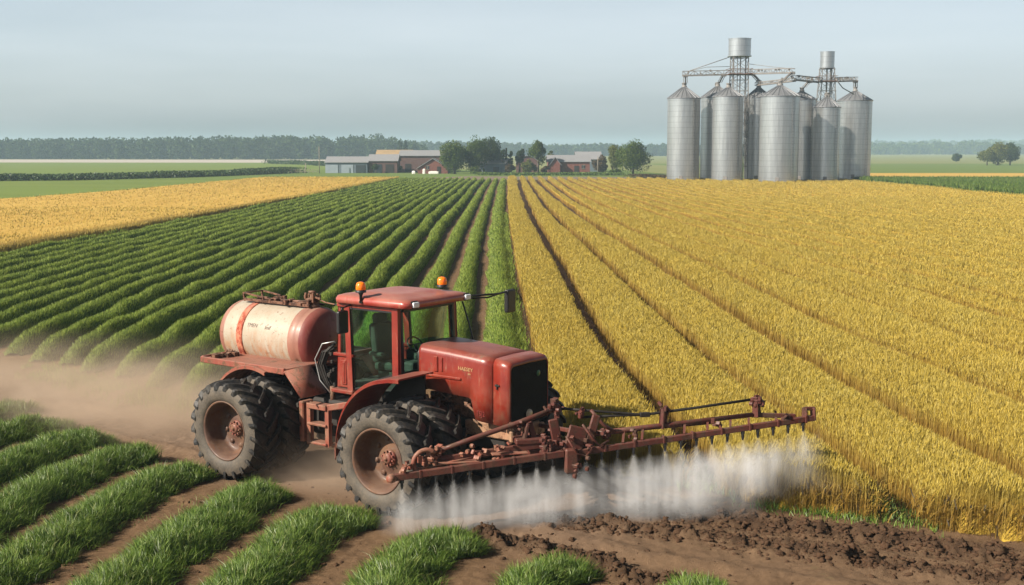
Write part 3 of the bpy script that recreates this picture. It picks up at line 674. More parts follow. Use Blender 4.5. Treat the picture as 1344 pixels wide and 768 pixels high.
for ri, pts in enumerate(FG):
    P = np.array(pts); s = np.concatenate([[0], np.cumsum(np.hypot(*np.diff(P, axis=0).T))]); tot = s[-1]
    tt = np.linspace(0, tot, int(tot / .12) + 2)
    for _ in range(2):
        fx = np.interp(tt, s, P[:, 0]); fy = np.interp(tt, s, P[:, 1])
    ker = np.ones(7) / 7
    fx = np.convolve(np.pad(fx, 3, 'edge'), ker, 'valid'); fy = np.convolve(np.pad(fy, 3, 'edge'), ker, 'valid')
    dx = np.gradient(fx); dy = np.gradient(fy); l = np.hypot(dx, dy); nx, ny = -dy / l, dx / l; dxn, dyn = dx / l, dy / l
    end = np.clip((tot - tt + .02) / .55, 0, 1) ** .5
    hw = .50 * (.5 + .5 * end) * (1 + .35 * fbm(tt * .9, np.full(len(tt), ri * 3.3), 41, 3)); hh = .27 * end * (1 + .4 * fbm(tt * 1.1, np.full(len(tt), ri * 8.3), 43, 3))
    V = np.stack([np.stack([fx + nx * u * hw * .9, fy + ny * u * hw * .9, ground_z(fx + nx * u * hw, fy + ny * u * hw) + v * hh * .75], 1) for u, v in rprof], 1).reshape(-1, 3)
    q = grid_quads(len(rprof), len(tt)); fV.append(V); fQ.append(q + nb); nb += len(V)
    nt = int(tot * 66); per = 62; n = nt * per; jt = rng.uniform(0, len(tt) - 1.001, nt); ut = rng.uniform(-1, 1, nt); ta = rng.uniform(0, 6.28, n); tr = .11 * np.sqrt(rng.random(n))
    j = np.clip(np.repeat(jt, per) + tr * np.cos(ta) / .12, 0, len(tt) - 1.001); u = np.clip(np.repeat(ut, per) + tr * np.sin(ta) / .52, -1.08, 1.08); tl = np.repeat(rng.uniform(.7, 1.35, nt), per)
    it = lambda a: np.interp(j, np.arange(len(a)), a)
    w = it(hw) * (1 + .25 * rng.random(n) * (rng.random(n) < .3)); x = it(fx) + it(nx) * u * w; y = it(fy) + it(ny) * u * w
    z = ground_z(x, y) + it(hh) * np.interp(np.abs(u), [0, .3, .62, .88, 1], [.75, .7, .5, .2, 0]) - .02
    side = np.arctan2(it(ny) * u, it(nx) * u) + rng.normal(0, .9, n)
    tuft = tl * (.8 + .4 * (vnoise(x * 3.2, y * 3.2, 61) + .5)); side = np.where(rng.random(n) < .6, np.arctan2(it(ny) * np.sin(ta) + it(nx) * 0 + it(dyn) * np.cos(ta), it(nx) * np.sin(ta) + it(dxn) * np.cos(ta)) + rng.normal(0, .4, n), side)
    fb.add(*blades(np.stack([x, y, z], 1), rng.uniform(.10, .235, n) * tuft, rng.uniform(.007, .015, n), side, np.clip(np.abs(u) * .5 + tr / .11 * .45 + rng.normal(.1, .22, n), 0, 1.3), cn=np.stack([it(nx) * u * .9, it(ny) * u * .9, np.ones(n)], 1) / np.sqrt(1 + .81 * u ** 2)[:, None]))
# stray tufts on the bare soil between the rows, and weeds under the wheat's front edge
n = 9000; x = rng.uniform(-11, 3, n); y = rng.uniform(14.2, 26, n); ok = (vnoise(x * 1.4, y * .9, 71) > .27) & (dist_poly(x, y, LANE) > 1.7); x, y = x[ok], y[ok]; n = len(x)
fb.add(*blades(np.stack([x, y, ground_z(x, y)], 1), rng.uniform(.04, .13, n), rng.uniform(.006, .012, n), rng.uniform(0, 6.28, n), rng.uniform(.2, 1.1, n)))
n = 9000; x = rng.uniform(2.2, 12, n); y = wheat_front(x) + rng.normal(.05, .22, n); fd = strip_coord(x, y)
ok = ((vnoise(x * 1.0, y * 1.0, 75) > .16) & (rng.random(n) < .45)) | ((fd < .45) & (rng.random(n) < .7)); x, y, fd = x[ok], y[ok], fd[ok]; n = len(x)
y = y + np.where(fd < .4, rng.uniform(0, 1.6, n), 0)
fb.add(*blades(np.stack([x, y, ground_z(x, y)], 1), rng.uniform(.06, .2, n), rng.uniform(.010, .02, n), rng.uniform(0, 6.28, n), rng.uniform(.2, 1.1, n)))
grass = fb.build('grass', M['grass'])
tag(grass, 'thick tufted rows of bright green grass in the foreground soil', 'grass', kind='stuff')
np_mesh('grass_underlayer', np.concatenate(fV), quads=np.concatenate(fQ), mat=M['green_sheet'], smooth=True, parent=grass)

# ---- loose clods of turned soil
def clods():
    bm = bmesh.new(); bmesh.ops.create_icosphere(bm, subdivisions=2, radius=1); base = np.array([v.co[:] for v in bm.verts]); F = np.array([[v.index for v in f.verts] for f in bm.faces]); bm.free()
    P = []; Sz = []
    for pts, w, h in RIDGES:
        A = np.array(pts); s = np.concatenate([[0], np.cumsum(np.hypot(*np.diff(A, axis=0).T))]); n = int(s[-1] * 260)
        t = rng.uniform(0, s[-1], n); P.append(np.stack([np.interp(t, s, A[:, 0]) + rng.normal(0, w * .75, n), np.interp(t, s, A[:, 1]) + rng.normal(0, w * .75, n)], 1)); Sz.append(.010 + .045 * rng.random(n) ** 5)
    n = 1500; x = rng.uniform(-9, 10, n); y = rng.uniform(14.5, 24, n); P.append(np.stack([x, y], 1)); Sz.append(.010 + .03 * rng.random(n) ** 3)
    P = np.concatenate(P); Sz = np.concatenate(Sz); n = len(P); z = ground_z(P[:, 0], P[:, 1]) + Sz * .1
    V = np.repeat(base[None], n, 0); sh = rng.normal(0, 6, (n, 1, 3))
    V = V * (1 + .5 * np.sin(V * 2.3 + sh).prod(2, keepdims=True) + .32 * np.sin(V[:, :, ::-1] * 4.1 + sh * 1.7).prod(2, keepdims=True)) * rng.uniform(.78, 1.22, (n, len(base), 1)) * rng.uniform(.6, 1.5, (n, 1, 3)) * [1, 1, .7] * Sz[:, None, None]
    V = V + np.concatenate([P, z[:, None]], 1)[:, None]
    T = (F[None] + (np.arange(n) * len(base))[:, None, None]).reshape(-1, 3)
    return np_mesh('soil_clods', V.reshape(-1, 3), tris=T, mat=M['clod'])
tag(clods(), 'loose dark clods of turned soil along the field edge', 'soil', kind='stuff')

# ------------------------------------------------------------------ the tractor with its tank and spray boom (x forward, y to its left)
tractor = empty('tractor', (TO[0], TO[1], 0), TH)
tag(tractor, 'weathered red dual-wheeled tractor with rusty tank and spray boom', 'tractor')
T = tractor
# --- wheels
RT, RW = 0.955, 0.62
def tyre_mesh():
    m = MB(); m.mi = 0
    side = [(.56, .25), (.585, .29), (.64, .315), (.72, .325), (.80, .312), (.855, .285)]
    m.lathe([(r, -y) for r, y in side], 'y', n=64); m.lathe([(r, y) for r, y in side], 'y', n=64)
    m.mi = 1
    m.lathe([(.855, -.285), (.885, -.22), (.895, -.1), (.897, 0), (.895, .1), (.885, .22), (.855, .285)], 'y', n=64)
    m.lathe([(.56, -.25), (.54, -.1), (.54, .1), (.56, .25)], 'y', n=40)
    N = 21
    for s in (-1, 1):
        for k in range(N):
            a0 = 2 * math.pi * (k + (0.5 if s > 0 else 0)) / N; secs = []
            for v, rt, rb, w in ((-.02, RT, .88, .052), (.10, RT, .88, .056), (.20, RT - .006, .87, .062), (.285, RT - .022, .84, .072), (.322, .905, .80, .066), (.334, .86, .775, .045)):
                a = a0 + (v / .31) * .34 - .06 * math.sin(v / .31 * 1.6)
                def P(rr, da): return (math.cos(a + da) * rr, s * v, math.sin(a + da) * rr)
                secs.append([P(rb, -w * .85), P(rt, -w * .48), P(rt, w * .48), P(rb, w * .85)])
            m.loft(secs, closed=False, cap=True, smooth=False)
    m.bm.normal_update()
    return m
def rim_mesh():
    m = MB()
    m.lathe([(.545, -.20), (.565, -.262), (.575, -.285), (.555, -.292), (.535, -.27), (.515, -.235), (.500, -.20), (.49, -.12), (.47, .02), (.452, .06), (.40, .085), (.30, .09), (.22, .07), (.16, .055), (.0, .05)], 'y', n=56)
    m.lathe([(.52, .30), (.56, .28), (.54, .2)], 'y', n=40)
    for k in range(8):
        a = 2 * math.pi * k / 8; m.lathe([(.0, .045), (.045, .045), (.05, .085)], 'y', (math.cos(a) * .335, 0.01, math.sin(a) * .335), n=10)
    return m
def hub_mesh():
    m = MB()
    m.lathe([(.0, -.06), (.075, -.055), (.095, -.03), (.10, .0), (.135, .005), (.15, .02), (.15, .06)], 'y', n=24)
    for k in range(10):
        a = 2 * math.pi * k / 10; m.lathe([(0, -.035), (.018, -.033), (.02, .02)], 'y', (math.cos(a) * .122, 0, math.sin(a) * .122), n=6, smooth=False)
    m.lathe([(0, -.085), (.03, -.082), (.036, -.05)], 'y', n=10)
    return m
first = None
for sx in (1.935, -1.935):
    for y, flip, rot in ((-1.835, 0, .1), (-1.0, 0, .25), (1.13, 1, .4), (2.02, 1, .0)):
        if first is None:
            w = empty('wheel', (0, 0, 0), 0, T); first = w
            tyre_mesh().build('tyre', [M['sidewall'], M['tread']], w, normals=True); rim_mesh().build('rim', M['rim'], w); hub_mesh().build('hub', M['hub'], w)
        else:
            w = first.copy(); COL.objects.link(w); w.parent = T
            for c in list(first.children):
                d = c.copy(); COL.objects.link(d); d.parent = w
        w.location = (sx, y, .945); w.rotation_euler = (0, rot * 1.7 + sx, math.pi if flip else 0)
# --- chassis, axles, engine
m = MB()
m.box((6.2, .55, .34), (.2, 0, 1.12), bev=.03); m.box((1.3, .9, .5), (0, 0, 1.05), bev=.05); m.box((2.2, .8, .22), (-2.3, 0, 1.75), bev=.02)
for sx in (1.935, -1.935): m.tube([(sx, -1.75, .945), (sx, 1.95, .945)], .13, 14); m.box((.6, .8, .6), (sx, 0, .98), bev=.1)
m.box((.5, 1.2, .5), (-2.9, 0, 1.6), bev=.03); m.box((.45, 1.2, .6), (-1.2, 0, 1.65), bev=.03)
m.build('chassis', M['dark'], T)
m = MB(); m.box((1.15, .72, .26), (3.02, 0, 1.30), bev=.02); m.box((.3, .3, .3), (3.62, 0, 1.05), bev=.03); m.box((.08, 1.0, .2), (3.56, 0, 1.28), bev=.02)
m.build('front_frame', M['cream_rust'], T)
m = MB(); m.box((1.2, .6, .6), (2.2, 0, 1.72), bev=.06)
for i in range(26):
    x, z = random.uniform(1.75, 2.8), random.uniform(1.45, 2.0)
    (m.box((random.uniform(.05, .22), .12, random.uniform(.05, .15)), (x, -.36, z), bev=.01) if i % 2 else m.tube([(x, -.38, z), (x + random.uniform(-.3, .3), -.42, z + random.uniform(-.2, .2))], random.uniform(.012, .03), 7))
m.build('engine', M['rust'], T)
# --- hood
def hood_sec(x, zt, zb, hw, r=.14, k=6):
    s = [(x, -hw, zb), (x, -hw, zb + (zt - r - zb) * .5), (x, -hw, zt - r)]
    for i in range(1, k + 1):
        a = math.pi / 2 * i / k; s.append((x, -hw + r * (1 - math.cos(a)), zt - r + r * math.sin(a)))
    h = [(p[0], -p[1], p[2]) for p in s[::-1]]
    return s + [(x, 0, zt + .012)] + h
def top(x): return 2.735 - .045 * (x - 1.62) - .03 * max(0, x - 2.2) ** 1.5
m = MB(); secs = []
for x, zb in [(1.60, 2.15), (1.64, 2.05), (1.75, 1.95), (2.3, 1.915), (2.72, 1.895), (2.78, 1.87), (2.84, 1.66), (2.88, 1.52), (3.0, 1.50), (3.25, 1.485)]: secs.append(hood_sec(x, top(x), zb, .60))
m.loft(secs)
hood = m.build('hood', M['red'], T, normals=True)
so = hood.modifiers.new('solidify', 'SOLIDIFY'); so.thickness = .02; so.offset = -1
m = MB(); m.box((.98, .025, .05), (2.08, -0.615, 2.205), bev=.012); m.box((.09, .03, .28), (2, -0.61, 2.42), bev=.014); m.box((.05, .02, .25), (2.13, -0.608, 2.42), bev=.01)
m.build('hood_trim', M['red'], hood)
m = MB(); m.tube([(1.585, -.57, 2.15), (1.585, -.58, 2.58), (1.585, -.50, 2.70), (1.585, 0, 2.735), (1.585, .50, 2.70), (1.585, .58, 2.58), (1.585, .58, 2.15)], .03, 8); m.build('hood_seal', M['black'], hood)
m = MB(); secs = [hood_sec(x, z, zb, hw, r) for x, z, zb, hw, r in [(3.27, top(3.2), 1.485, .60, .12), (3.46, top(3.35) - .005, 1.475, .602, .12), (3.56, top(3.4) - .02, 1.47, .60, .11), (3.605, top(3.4) - .06, 1.47, .58, .10), (3.62, top(3.4) - .10, 1.47, .56, .08)]]
m.loft(secs)
nose = m.build('hood_nose', M['red'], T); so = nose.modifiers.new('solidify', 'SOLIDIFY'); so.thickness = .02; so.offset = -1
m = MB(); m.prism([(-.552, 1.46), (.552, 1.46), (.552, 2.42), (.52, 2.495), (.45, 2.525), (-.45, 2.525), (-.52, 2.495), (-.552, 2.42)], 3.55, 3.608, 'yz')
grille = m.build('grille', M['grille'], T)
m = MB(); m.lathe([(0, .03), (.05, .026), (.078, .01), (.085, -.01), (.085, -.03)], 'x', (3.62, -.01, 1.62), n=24); m.build('headlight', M['head'], grille)
m = MB(); m.lathe([(0, .012), (.045, .01), (.055, 0)], 'x', (3.612, .27, 2.30), n=16); m.build('badge', M['badge'], grille)
m = MB(); m.box((.10, .02, .035), (3.36, -0.615, 2.18), bev=.008); m.box((.02, .025, .10), (3.36, -0.62, 2.16), bev=.006); m.build('latch', M['dark'], nose)
# --- cab
m = MB()
m.bar((1.27, -.83, 2.08), (1.24, -.80, 3.37), .085, .11, .015); m.bar((1.27, .83, 2.08), (1.24, .80, 3.37), .085, .11, .015)
m.bar((.16, -.84, 1.76), (.07, -.81, 3.37), .08, .10, .015); m.bar((.16, .84, 1.76), (.07, .81, 3.37), .08, .10, .015)
m.bar((-.20, -.78, 1.8), (-.16, -.76, 3.37), .06, .07, .012); m.bar((-.20, .78, 1.8), (-.16, .76, 3.37), .06, .07, .012)
m.box((.50, .12, .06), (-.04, -.80, 2.41), bev=.012); m.box((.5, .12, .06), (-.04, .80, 2.41), bev=.012)
m.box((.55, .2, .07), (-.02, -.83, 1.73), bev=.015); m.box((.55, .2, .07), (-.02, .83, 1.73), bev=.015)
m.box((1.45, .06, .07), (.53, -.81, 3.345), bev=.01); m.box((1.45, .06, .07), (.53, .81, 3.345), bev=.01)
m.box((.06, 1.5, .08), (-.19, 0, 2.36), bev=.01)
cab = m.build('cab_frame', M['red'], T)
m = MB(); m.box((.28, .05, .58), (-.03, -.80, 2.08), bev=.015); m.box((.13, .03, .46), (-.03, -.835, 2.08), bev=.012); m.box((.06, .03, .40), (-.03, -.848, 2.08), bev=.012)
m.build('cab_panel', M['red'], cab)
m = MB(); m.box((.28, .05, .58), (-.03, .80, 2.08), bev=.015); m.build('cab_panel', M['red'], cab)
m = MB(); m.prism([(.20, 1.80), (.45, 1.80), (.80, 2.02), (1.20, 2.16), (1.185, 3.31), (.125, 3.31)], -.822, -.810); m.build('side_window', M['glass'], cab)
m = MB(); m.prism([(.20, 1.80), (.45, 1.80), (.80, 2.02), (1.20, 2.16), (1.185, 3.31), (.125, 3.31)], .810, .822); m.build('side_window', M['glass'], cab)
for s in (-1, 1):
    m = MB(); m.prism([(-.15, 2.44), (.04, 2.44), (.02, 3.31), (-.13, 3.31)], s * .80 - .006, s * .80 + .006); m.build('quarter_window', M['glass'], cab)
m = MB(); m.prism([(-.76, 2.42), (.76, 2.42), (.72, 3.30), (-.72, 3.30)], -.20, -.19, 'yz'); m.build('rear_window', M['glass'], cab)
m = MB(); m.loft([[(1.32, -.74, 2.20), (1.42, -.4, 2.20), (1.44, 0, 2.20), (1.42, .4, 2.20), (1.32, .74, 2.20)], [(1.27, -.72, 3.31), (1.36, -.4, 3.31), (1.38, 0, 3.31), (1.36, .4, 3.31), (1.27, .72, 3.31)]]); m.build('windscreen', M['glass'], cab)
m = MB()                                       # black rubber seals round the glass
for s in (-1, 1):
    q = [(.20, s * .828, 1.81), (.45, s * .828, 1.81), (.80, s * .828, 2.03), (1.20, s * .828, 2.17), (1.185, s * .828, 3.30), (.125, s * .828, 3.30)]
    for a, b in zip(q, q[1:] + q[:1]): m.bar(a, b, .022, .03)
    m.bar((1.335, s * .75, 2.18), (1.285, s * .73, 3.33), .05, .06)
m.box((.05, 1.5, .06), (1.36, 0, 2.19), bev=.01); m.box((.05, 1.45, .06), (1.33, 0, 3.33), bev=.01)
m.build('window_seal', M['black'], cab)
m = MB()                                       # roof: crowned slab with a raised middle
def roof_sec(z, gx0, gx1, gy, r, n=5):
    pts = []
    for cx, cyy, a0 in ((gx1 - r, gy - r, 0), (gx0 + r, gy - r, 90), (gx0 + r, -gy + r, 180), (gx1 - r, -gy + r, 270)):
        for i in range(n + 1):
            a = R(a0 + 90 * i / n); pts.append((cx + r * math.cos(a), cyy + r * math.sin(a), z + .0))
    return pts
m.loft([roof_sec(3.385, -.14, 1.54, .86, .12), roof_sec(3.395, -.20, 1.60, .92, .14), roof_sec(3.47, -.21, 1.615, .93, .15), roof_sec(3.525, -.19, 1.58, .90, .16), roof_sec(3.55, -.12, 1.42, .82, .18), roof_sec(3.565, .05, 1.25, .66, .2), roof_sec(3.59, .12, 1.15, .58, .2), roof_sec(3.595, .3, 1.0, .4, .15)], closed=True, cap=True)
roof = m.build('cab_roof', M['red_roof'], cab)
m = MB(); m.box((.9, 1.3, .02), (.6, 0, 3.372)); m.build('headliner', M['interior'], cab)
for y in (-.70, .80):
    m = MB(); m.box((.07, .16, .10), (1.612, y, 3.455), bev=.02, seg=2); m.build('work_light', M['lamp'], cab)
    m = MB(); m.box((.05, .20, .14), (1.585, y, 3.455), bev=.02); m.build('work_light_housing', M['black'], cab)
for x, y, z, stalk in ((.52, -.94, 3.60, 1), (1.15, .62, 3.60, 0)):
    b = empty('beacon', (0, 0, 0), 0, T)
    m = MB(); m.lathe([(.10, .0), (.10, .03), (.085, .05), (.03, .05), (.03, -.02)], 'z', (x, y, z + .03), n=20)
    if stalk: m.tube([(x, y, z - .16), (x, y, z - .02), (x, y, z + .04)], [.026, .03, .06], 10); m.box((.06, .10, .04), (x, y + .03, z - .15))
    m.build('beacon_base', M['black'], b)
    m = MB(); m.lathe([(.085, .0), (.093, .02), (.088, .09), (.072, .13), (.03, .148), (0, .15)], 'z', (x, y, z + .075), n=20); m.build('beacon_lens', M['amber'], b)
# mirrors
mr = empty('mirror', (0, 0, 0), 0, T)
m = MB(); m.tube([(1.48, .90, 3.45), (1.50, 1.9, 3.40), (1.50, 2.32, 3.42)], .02, 8); m.tube([(1.40, .88, 3.40), (1.50, 1.6, 3.36), (1.50, 2.2, 3.42)], .016, 8); m.build('mirror_arm', M['black'], mr)
m = MB(); m.box((.10, .28, .46), (1.49, 2.33, 3.22), bev=.03, seg=2); m.build('mirror_housing', M['black'], mr)
mr = empty('mirror', (0, 0, 0), 0, T)
m = MB(); m.tube([(.16, -.82, 3.36), (.20, -1.1, 3.34), (.22, -1.14, 3.30)], .016, 8); m.tube([(-.3, -.78, 3.33), (.1, -.84, 3.34)], .014, 8); m.build('mirror_arm', M['black'], mr)
m = MB(); m.box((.08, .26, .42), (.22, -1.12, 3.08), bev=.03, seg=2); m.build('mirror_housing', M['black'], mr)
m = MB(); m.tube([(1.46, .84, 3.36), (1.62, .86, 2.9), (1.80, .78, 2.55)], .016, 8); m.build('grab_bar', M['black'], cab)
# inside the cab
m = MB(); m.box((.5, .55, .16), (.45, 0, 2.16), Matrix.Rotation(R(-4), 3, 'Y'), bev=.05, seg=2); m.box((.16, .55, .75), (.18, 0, 2.58), Matrix.Rotation(R(-8), 3, 'Y'), bev=.06, seg=2); m.box((.12, .34, .22), (.12, 0, 3.02), Matrix.Rotation(R(-8), 3, 'Y'), bev=.05, seg=2); m.box((.4, .4, .3), (.42, 0, 1.95), bev=.03)
m.box((.45, .1, .08), (.4, -.36, 2.4), bev=.03); m.build('seat', M['interior'], T)
m = MB(); q = [(.98 + .06 * math.cos(a), .19 * math.cos(a), 2.62 + .17 * math.sin(a)) for a in np.linspace(0, 2 * math.pi, 25)]; q = [(1.0 - .10 * math.sin(a), .19 * math.cos(a), 2.60 + .13 * math.sin(a)) for a in np.linspace(0, 2 * math.pi, 25)]
m.tube(q, .016, 8, cap=False); m.tube([(1.0, -.19, 2.60), (1.0, .19, 2.60)], .013, 6); m.tube([(1.0, 0, 2.60), (1.16, 0, 2.2)], .035, 8); m.build('steering_wheel', M['black'], T)
m = MB(); m.box((.25, .9, .22), (1.2, 0, 2.24), bev=.05, seg=2); m.box((.1, .5, .12), (1.16, .05, 2.40), bev=.03); m.box((.5, .18, .5), (.6, .55, 2.15), bev=.04); m.tube([(.85, -.3, 2.1), (.9, -.34, 2.55)], .014, 6); m.box((1.5, 1.58, .06), (.5, 0, 1.80)); m.build('dashboard', M['interior'], T)
# --- fenders
def arc_fender(cx, y0, y1, r, a0, a1, tail=None, n=18, th=.025):
    m = MB(); prof = []
    for i in range(n + 1):
        a = R(a0 + (a1 - a0) * i / n); prof.append((cx + r * math.cos(a), .95 + r * math.sin(a)))
    if tail: prof += tail
    secs = [[(x, y0 - .0, z - .06), (x, y0, z), (x, y0 + .03, z + .012), (x, y1, z + .012), (x, y1, z - th)] for x, z in prof]
    m.loft(secs, smooth=False); return m
for s in (-1, 1):
    y0, y1 = (-1.74, -.80) if s < 0 else (.80, 1.74)
    m = arc_fender(1.935, y0, y1, 1.335, 188, 98, [(1.86, 2.295), (2.10, 2.305)])
    fo = m.build('fender', M['red'], T); so = fo.modifiers.new('solidify', 'SOLIDIFY'); so.thickness = .03
m = MB(); m.prism([(1.0, 1.75), (1.25, 2.02), (1.7, 2.22), (1.9, 2.24), (1.9, 1.3), (1.5, 1.0), (.7, 1.0), (.7, 1.4)], -.80, -.77); m.prism([(1.0, 1.75), (1.25, 2.02), (1.7, 2.22), (1.9, 2.24), (1.9, 1.3), (1.5, 1.0), (.7, 1.0), (.7, 1.4)], .77, .80); m.build('inner_fender', M['dark'], T)
# --- rear platform and its sloping guard
m = MB(); m.box((2.35, 2.7, .05), (-2.25, 0, 2.07), bev=.01); m.box((2.38, .06, .12), (-2.25, -1.36, 2.06), bev=.012); m.box((2.38, .06, .12), (-2.25, 1.36, 2.06), bev=.012); m.box((.06, 2.7, .14), (-3.42, 0, 2.06), bev=.012)
plat = m.build('platform', M['red_old'], T)
for s in (-1, 1):
    y0, y1 = (-1.39, -.72) if s < 0 else (.72, 1.39)
    m = MB(); m.loft([[(-1.06, y0, 2.06), (-1.06, y1, 2.09)], [(-.62, y0, 1.60), (-.62, y1, 1.60)]]); m.loft([[(-1.06, y0, 2.06), (-1.06, y1, 2.06)], [(-1.06, y0, 2.0), (-1.06, y1, 2.0)]])
    g = m.build('guard_plate', M['red_old'], plat); so = g.modifiers.new('solidify', 'SOLIDIFY'); so.thickness = .03
    m = arc_fender(-1.935, y0 - .08 * (s < 0), y1, 1.14, 152, 68, n=12); f2 = m.build('rear_fender', M['red_old'], T); so = f2.modifiers.new('solidify', 'SOLIDIFY'); so.thickness = .025
m = MB()
for i in range(14): m.box((random.uniform(.06, .25), .1, random.uniform(.03, .09)), (random.uniform(-3.4, -2.95), random.uniform(-1.2, -.7), 2.13), Matrix.Rotation(random.uniform(0, 3), 3, 'Z'), bev=.01)
m.build('loose_bracket', M['rust'], plat)
# --- tank
TZ, TR = 2.45, .655
tank = empty('tank', (0, 0, 0), 0, T)
m = MB(); m.lathe([(TR, -3.66), (TR + .004, -3.64), (TR + .004, -1.62), (TR, -1.60)], 'x', (0, 0, TZ), n=64); m.build('tank_shell', M['tank'], tank)
m = MB(); m.lathe([(0, -4.0), (.2, -3.98), (.40, -3.92), (.55, -3.82), (.63, -3.72), (TR + .002, -3.66), (TR + .008, -3.60), (TR + .006, -3.58)], 'x', (0, 0, TZ), n=64); m.build('tank_end', M['tank_end'], tank)
m = MB(); m.lathe([(TR + .010, -1.72), (TR + .014, -1.70), (TR + .014, -1.55), (TR + .006, -1.54), (TR + .006, -1.47), (TR - .005, -1.43)], 'x', (0, 0, TZ), n=64); m.build('tank_rim', M['tank_end'], tank)
m = MB(); m.lathe([(TR - .005, -1.43), (.63, -1.37), (.56, -1.28), (.42, -1.24), (.24, -1.18), (0, -1.16)], 'x', (0, 0, TZ), n=64); m.build('tank_end', M['tank_cap'], tank)
m = MB(); m.lathe([(TR + .006, -3.19), (TR + .02, -3.185), (TR + .024, -3.14), (TR + .014, -3.10), (TR + .024, -3.06), (TR + .02, -3.02), (TR + .006, -3.015)], 'x', (0, 0, TZ), n=64); m.build('tank_band', M['band'], tank)
m = MB()                                       # cradle, ladder rack and pipework on top
for x in (-3.3, -2.5, -1.8): m.box((.14, 1.0, .16), (x, 0, 1.93), bev=.02)
m.build('tank_cradle', M['red_old'], tank)
m = MB(); zt = TZ + TR
m.box((.02, .5, .03), (-3.42, .05, zt + .18)); m.bar((-3.42, -.2, zt + .01), (-3.46, -.2, zt + .19), .035); m.bar((-3.42, .3, zt - .05), (-3.46, .3, zt + .19), .035); m.bar((-3.44, -.2, zt + .18), (-2.85, -.22, zt + .12), .03); m.bar((-3.44, .3, zt + .18), (-2.85, .25, zt + .12), .03); m.bar((-2.85, -.22, zt + .0), (-2.85, -.22, zt + .13), .03); m.bar((-2.85, .25, zt), (-2.85, .25, zt + .13), .03)
m.bar((-3.42, -.22, zt + .05), (-1.55, -.20, zt + .045), .05, .05); m.bar((-3.42, .22, zt + .03), (-1.55, .2, zt + .03), .05, .04); m.tube([(-3.2, -.05, zt + .06), (-2.2, -.02, zt + .07), (-1.6, 0, zt + .10)], .03, 8)
for i in range(26): m.box((random.uniform(.05, .2), random.uniform(.04, .1), random.uniform(.03, .09)), (random.uniform(-3.3, -1.6), random.uniform(-.25, .2), zt + random.uniform(.03, .09)), Matrix.Rotation(random.uniform(0, 3), 3, 'Z'), bev=.008)
m.build('top_rack', M['rust'], tank)
m = MB(); m.lathe([(.15, 0), (.15, .06), (.12, .07), (.12, .16), (.15, .17), (.15, .20), (.05, .22), (.05, .30), (.08, .31), (.08, .34), (0, .35)], 'z', (-1.62, -.05, zt - .02), n=14)
for i in range(9): a = i * .7; m.box((.05, .05, random.uniform(.08, .2)), (-1.62 + .14 * math.cos(a), -.05 + .14 * math.sin(a), zt + random.uniform(.08, .26)), bev=.008)
m.bar((-1.62, -.05, zt + .22), (-1.25, -.2, zt + .20), .03); m.tube([(-1.55, -.05, zt + .2), (-1.0, -.3, zt + .16), (-.3, -.75, zt + .22)], .014, 6); m.build('filler_valve', M['rust'], tank)

def lettering(text, size, mat, parent, place, name='lettering', shear=0.0, ex=.0):
    cu = bpy.data.curves.new(name, 'FONT'); cu.body = text; cu.size = size; cu.shear = shear; cu.align_x = 'LEFT'; cu.resolution_u = 3
    tmp = bpy.data.objects.new(name + '_tmp', cu); COL.objects.link(tmp); bpy.context.view_layer.update()
    me = bpy.data.meshes.new_from_object(tmp.evaluated_get(bpy.context.evaluated_depsgraph_get()))
    bpy.data.objects.remove(tmp)
    bm = bmesh.new(); bm.from_mesh(me); bmesh.ops.triangulate(bm, faces=bm.faces[:])
    bmesh.ops.subdivide_edges(bm, edges=bm.edges[:], cuts=1)
    for v in bm.verts: v.co = place(v.co.x, v.co.y)
    bm.to_mesh(me); bm.free(); me.name = name; me.materials.clear(); me.materials.append(mat)
    o = bpy.data.objects.new(name, me); COL.objects.link(o); o.parent = parent; return o
def on_tank(x0, ang):
    def f(u, v):
        a = ang + v / TR; return Vector((x0 + u, -math.cos(a) * (TR + .008), TZ + math.sin(a) * (TR + .008)))
    return f
lettering('TMEN', .115, M['lettering'], tank, on_tank(-2.92, R(20)), shear=.15)
lettering('lmif', .11, M['lettering'], tank, on_tank(-2.40, R(19)), shear=.2)
lettering('HAESEY', .09, M['letter_gold'], hood, lambda u, v: Vector((2.50 + u * 1.05, -.611, 2.37 + v - .035 * u)), shear=.1)
lettering('oo', .06, M['letter_gold'], hood, lambda u, v: Vector((2.72 + u, -.611, 2.30 + v)))
lettering('T5J2', .13, M['letter_red'], hood, lambda u, v: Vector((2.90 + u * .8, -.611, 1.60 + v)))
# --- step, side boxes and hoses between the axles
m = MB()
for x in (-.78, -.30): m.bar((x, -1.0, .66), (x, -1.0, 1.44), .09, .07, .012)
for z in (.70, 1.06, 1.40): m.box((.5, .22, .05 if z < 1.3 else .10), (-.54, -.98, z), bev=.012)
m.box((.12, .3, .78), (-.98, -.9, 1.06), bev=.02); m.box((.9, .12, .06), (-.55, -.85, .66), bev=.01); m.bar((-.30, -1.0, 1.40), (.35, -.95, 1.55), .09, .12, .015)
m.build('step', M['red_old'], T)
m = MB(); m.box((.9, .5, .7), (-.5, -.55, 1.15), bev=.05); m.box((.9, .5, .7), (-.5, .7, 1.15), bev=.05); m.build('fuel_tank', M['dark'], T)
m = MB()
for i in range(14):
    y = -.62 - .02 * (i % 5); dx = random.uniform(-.10, .10); r = random.uniform(.014, .024)
    q = [(-.42 + dx * .3, y, 2.50 + random.uniform(-.1, .1)), (-.60 + dx, y - .05, 2.40), (-.72 + dx, y - .06, 2.15 + random.uniform(-.1, .1)), (-.62 + dx, y - .03, 1.85), (-.45 + dx, y, 1.60 + random.uniform(-.1, .1))]; m.tube(q, r, 7)
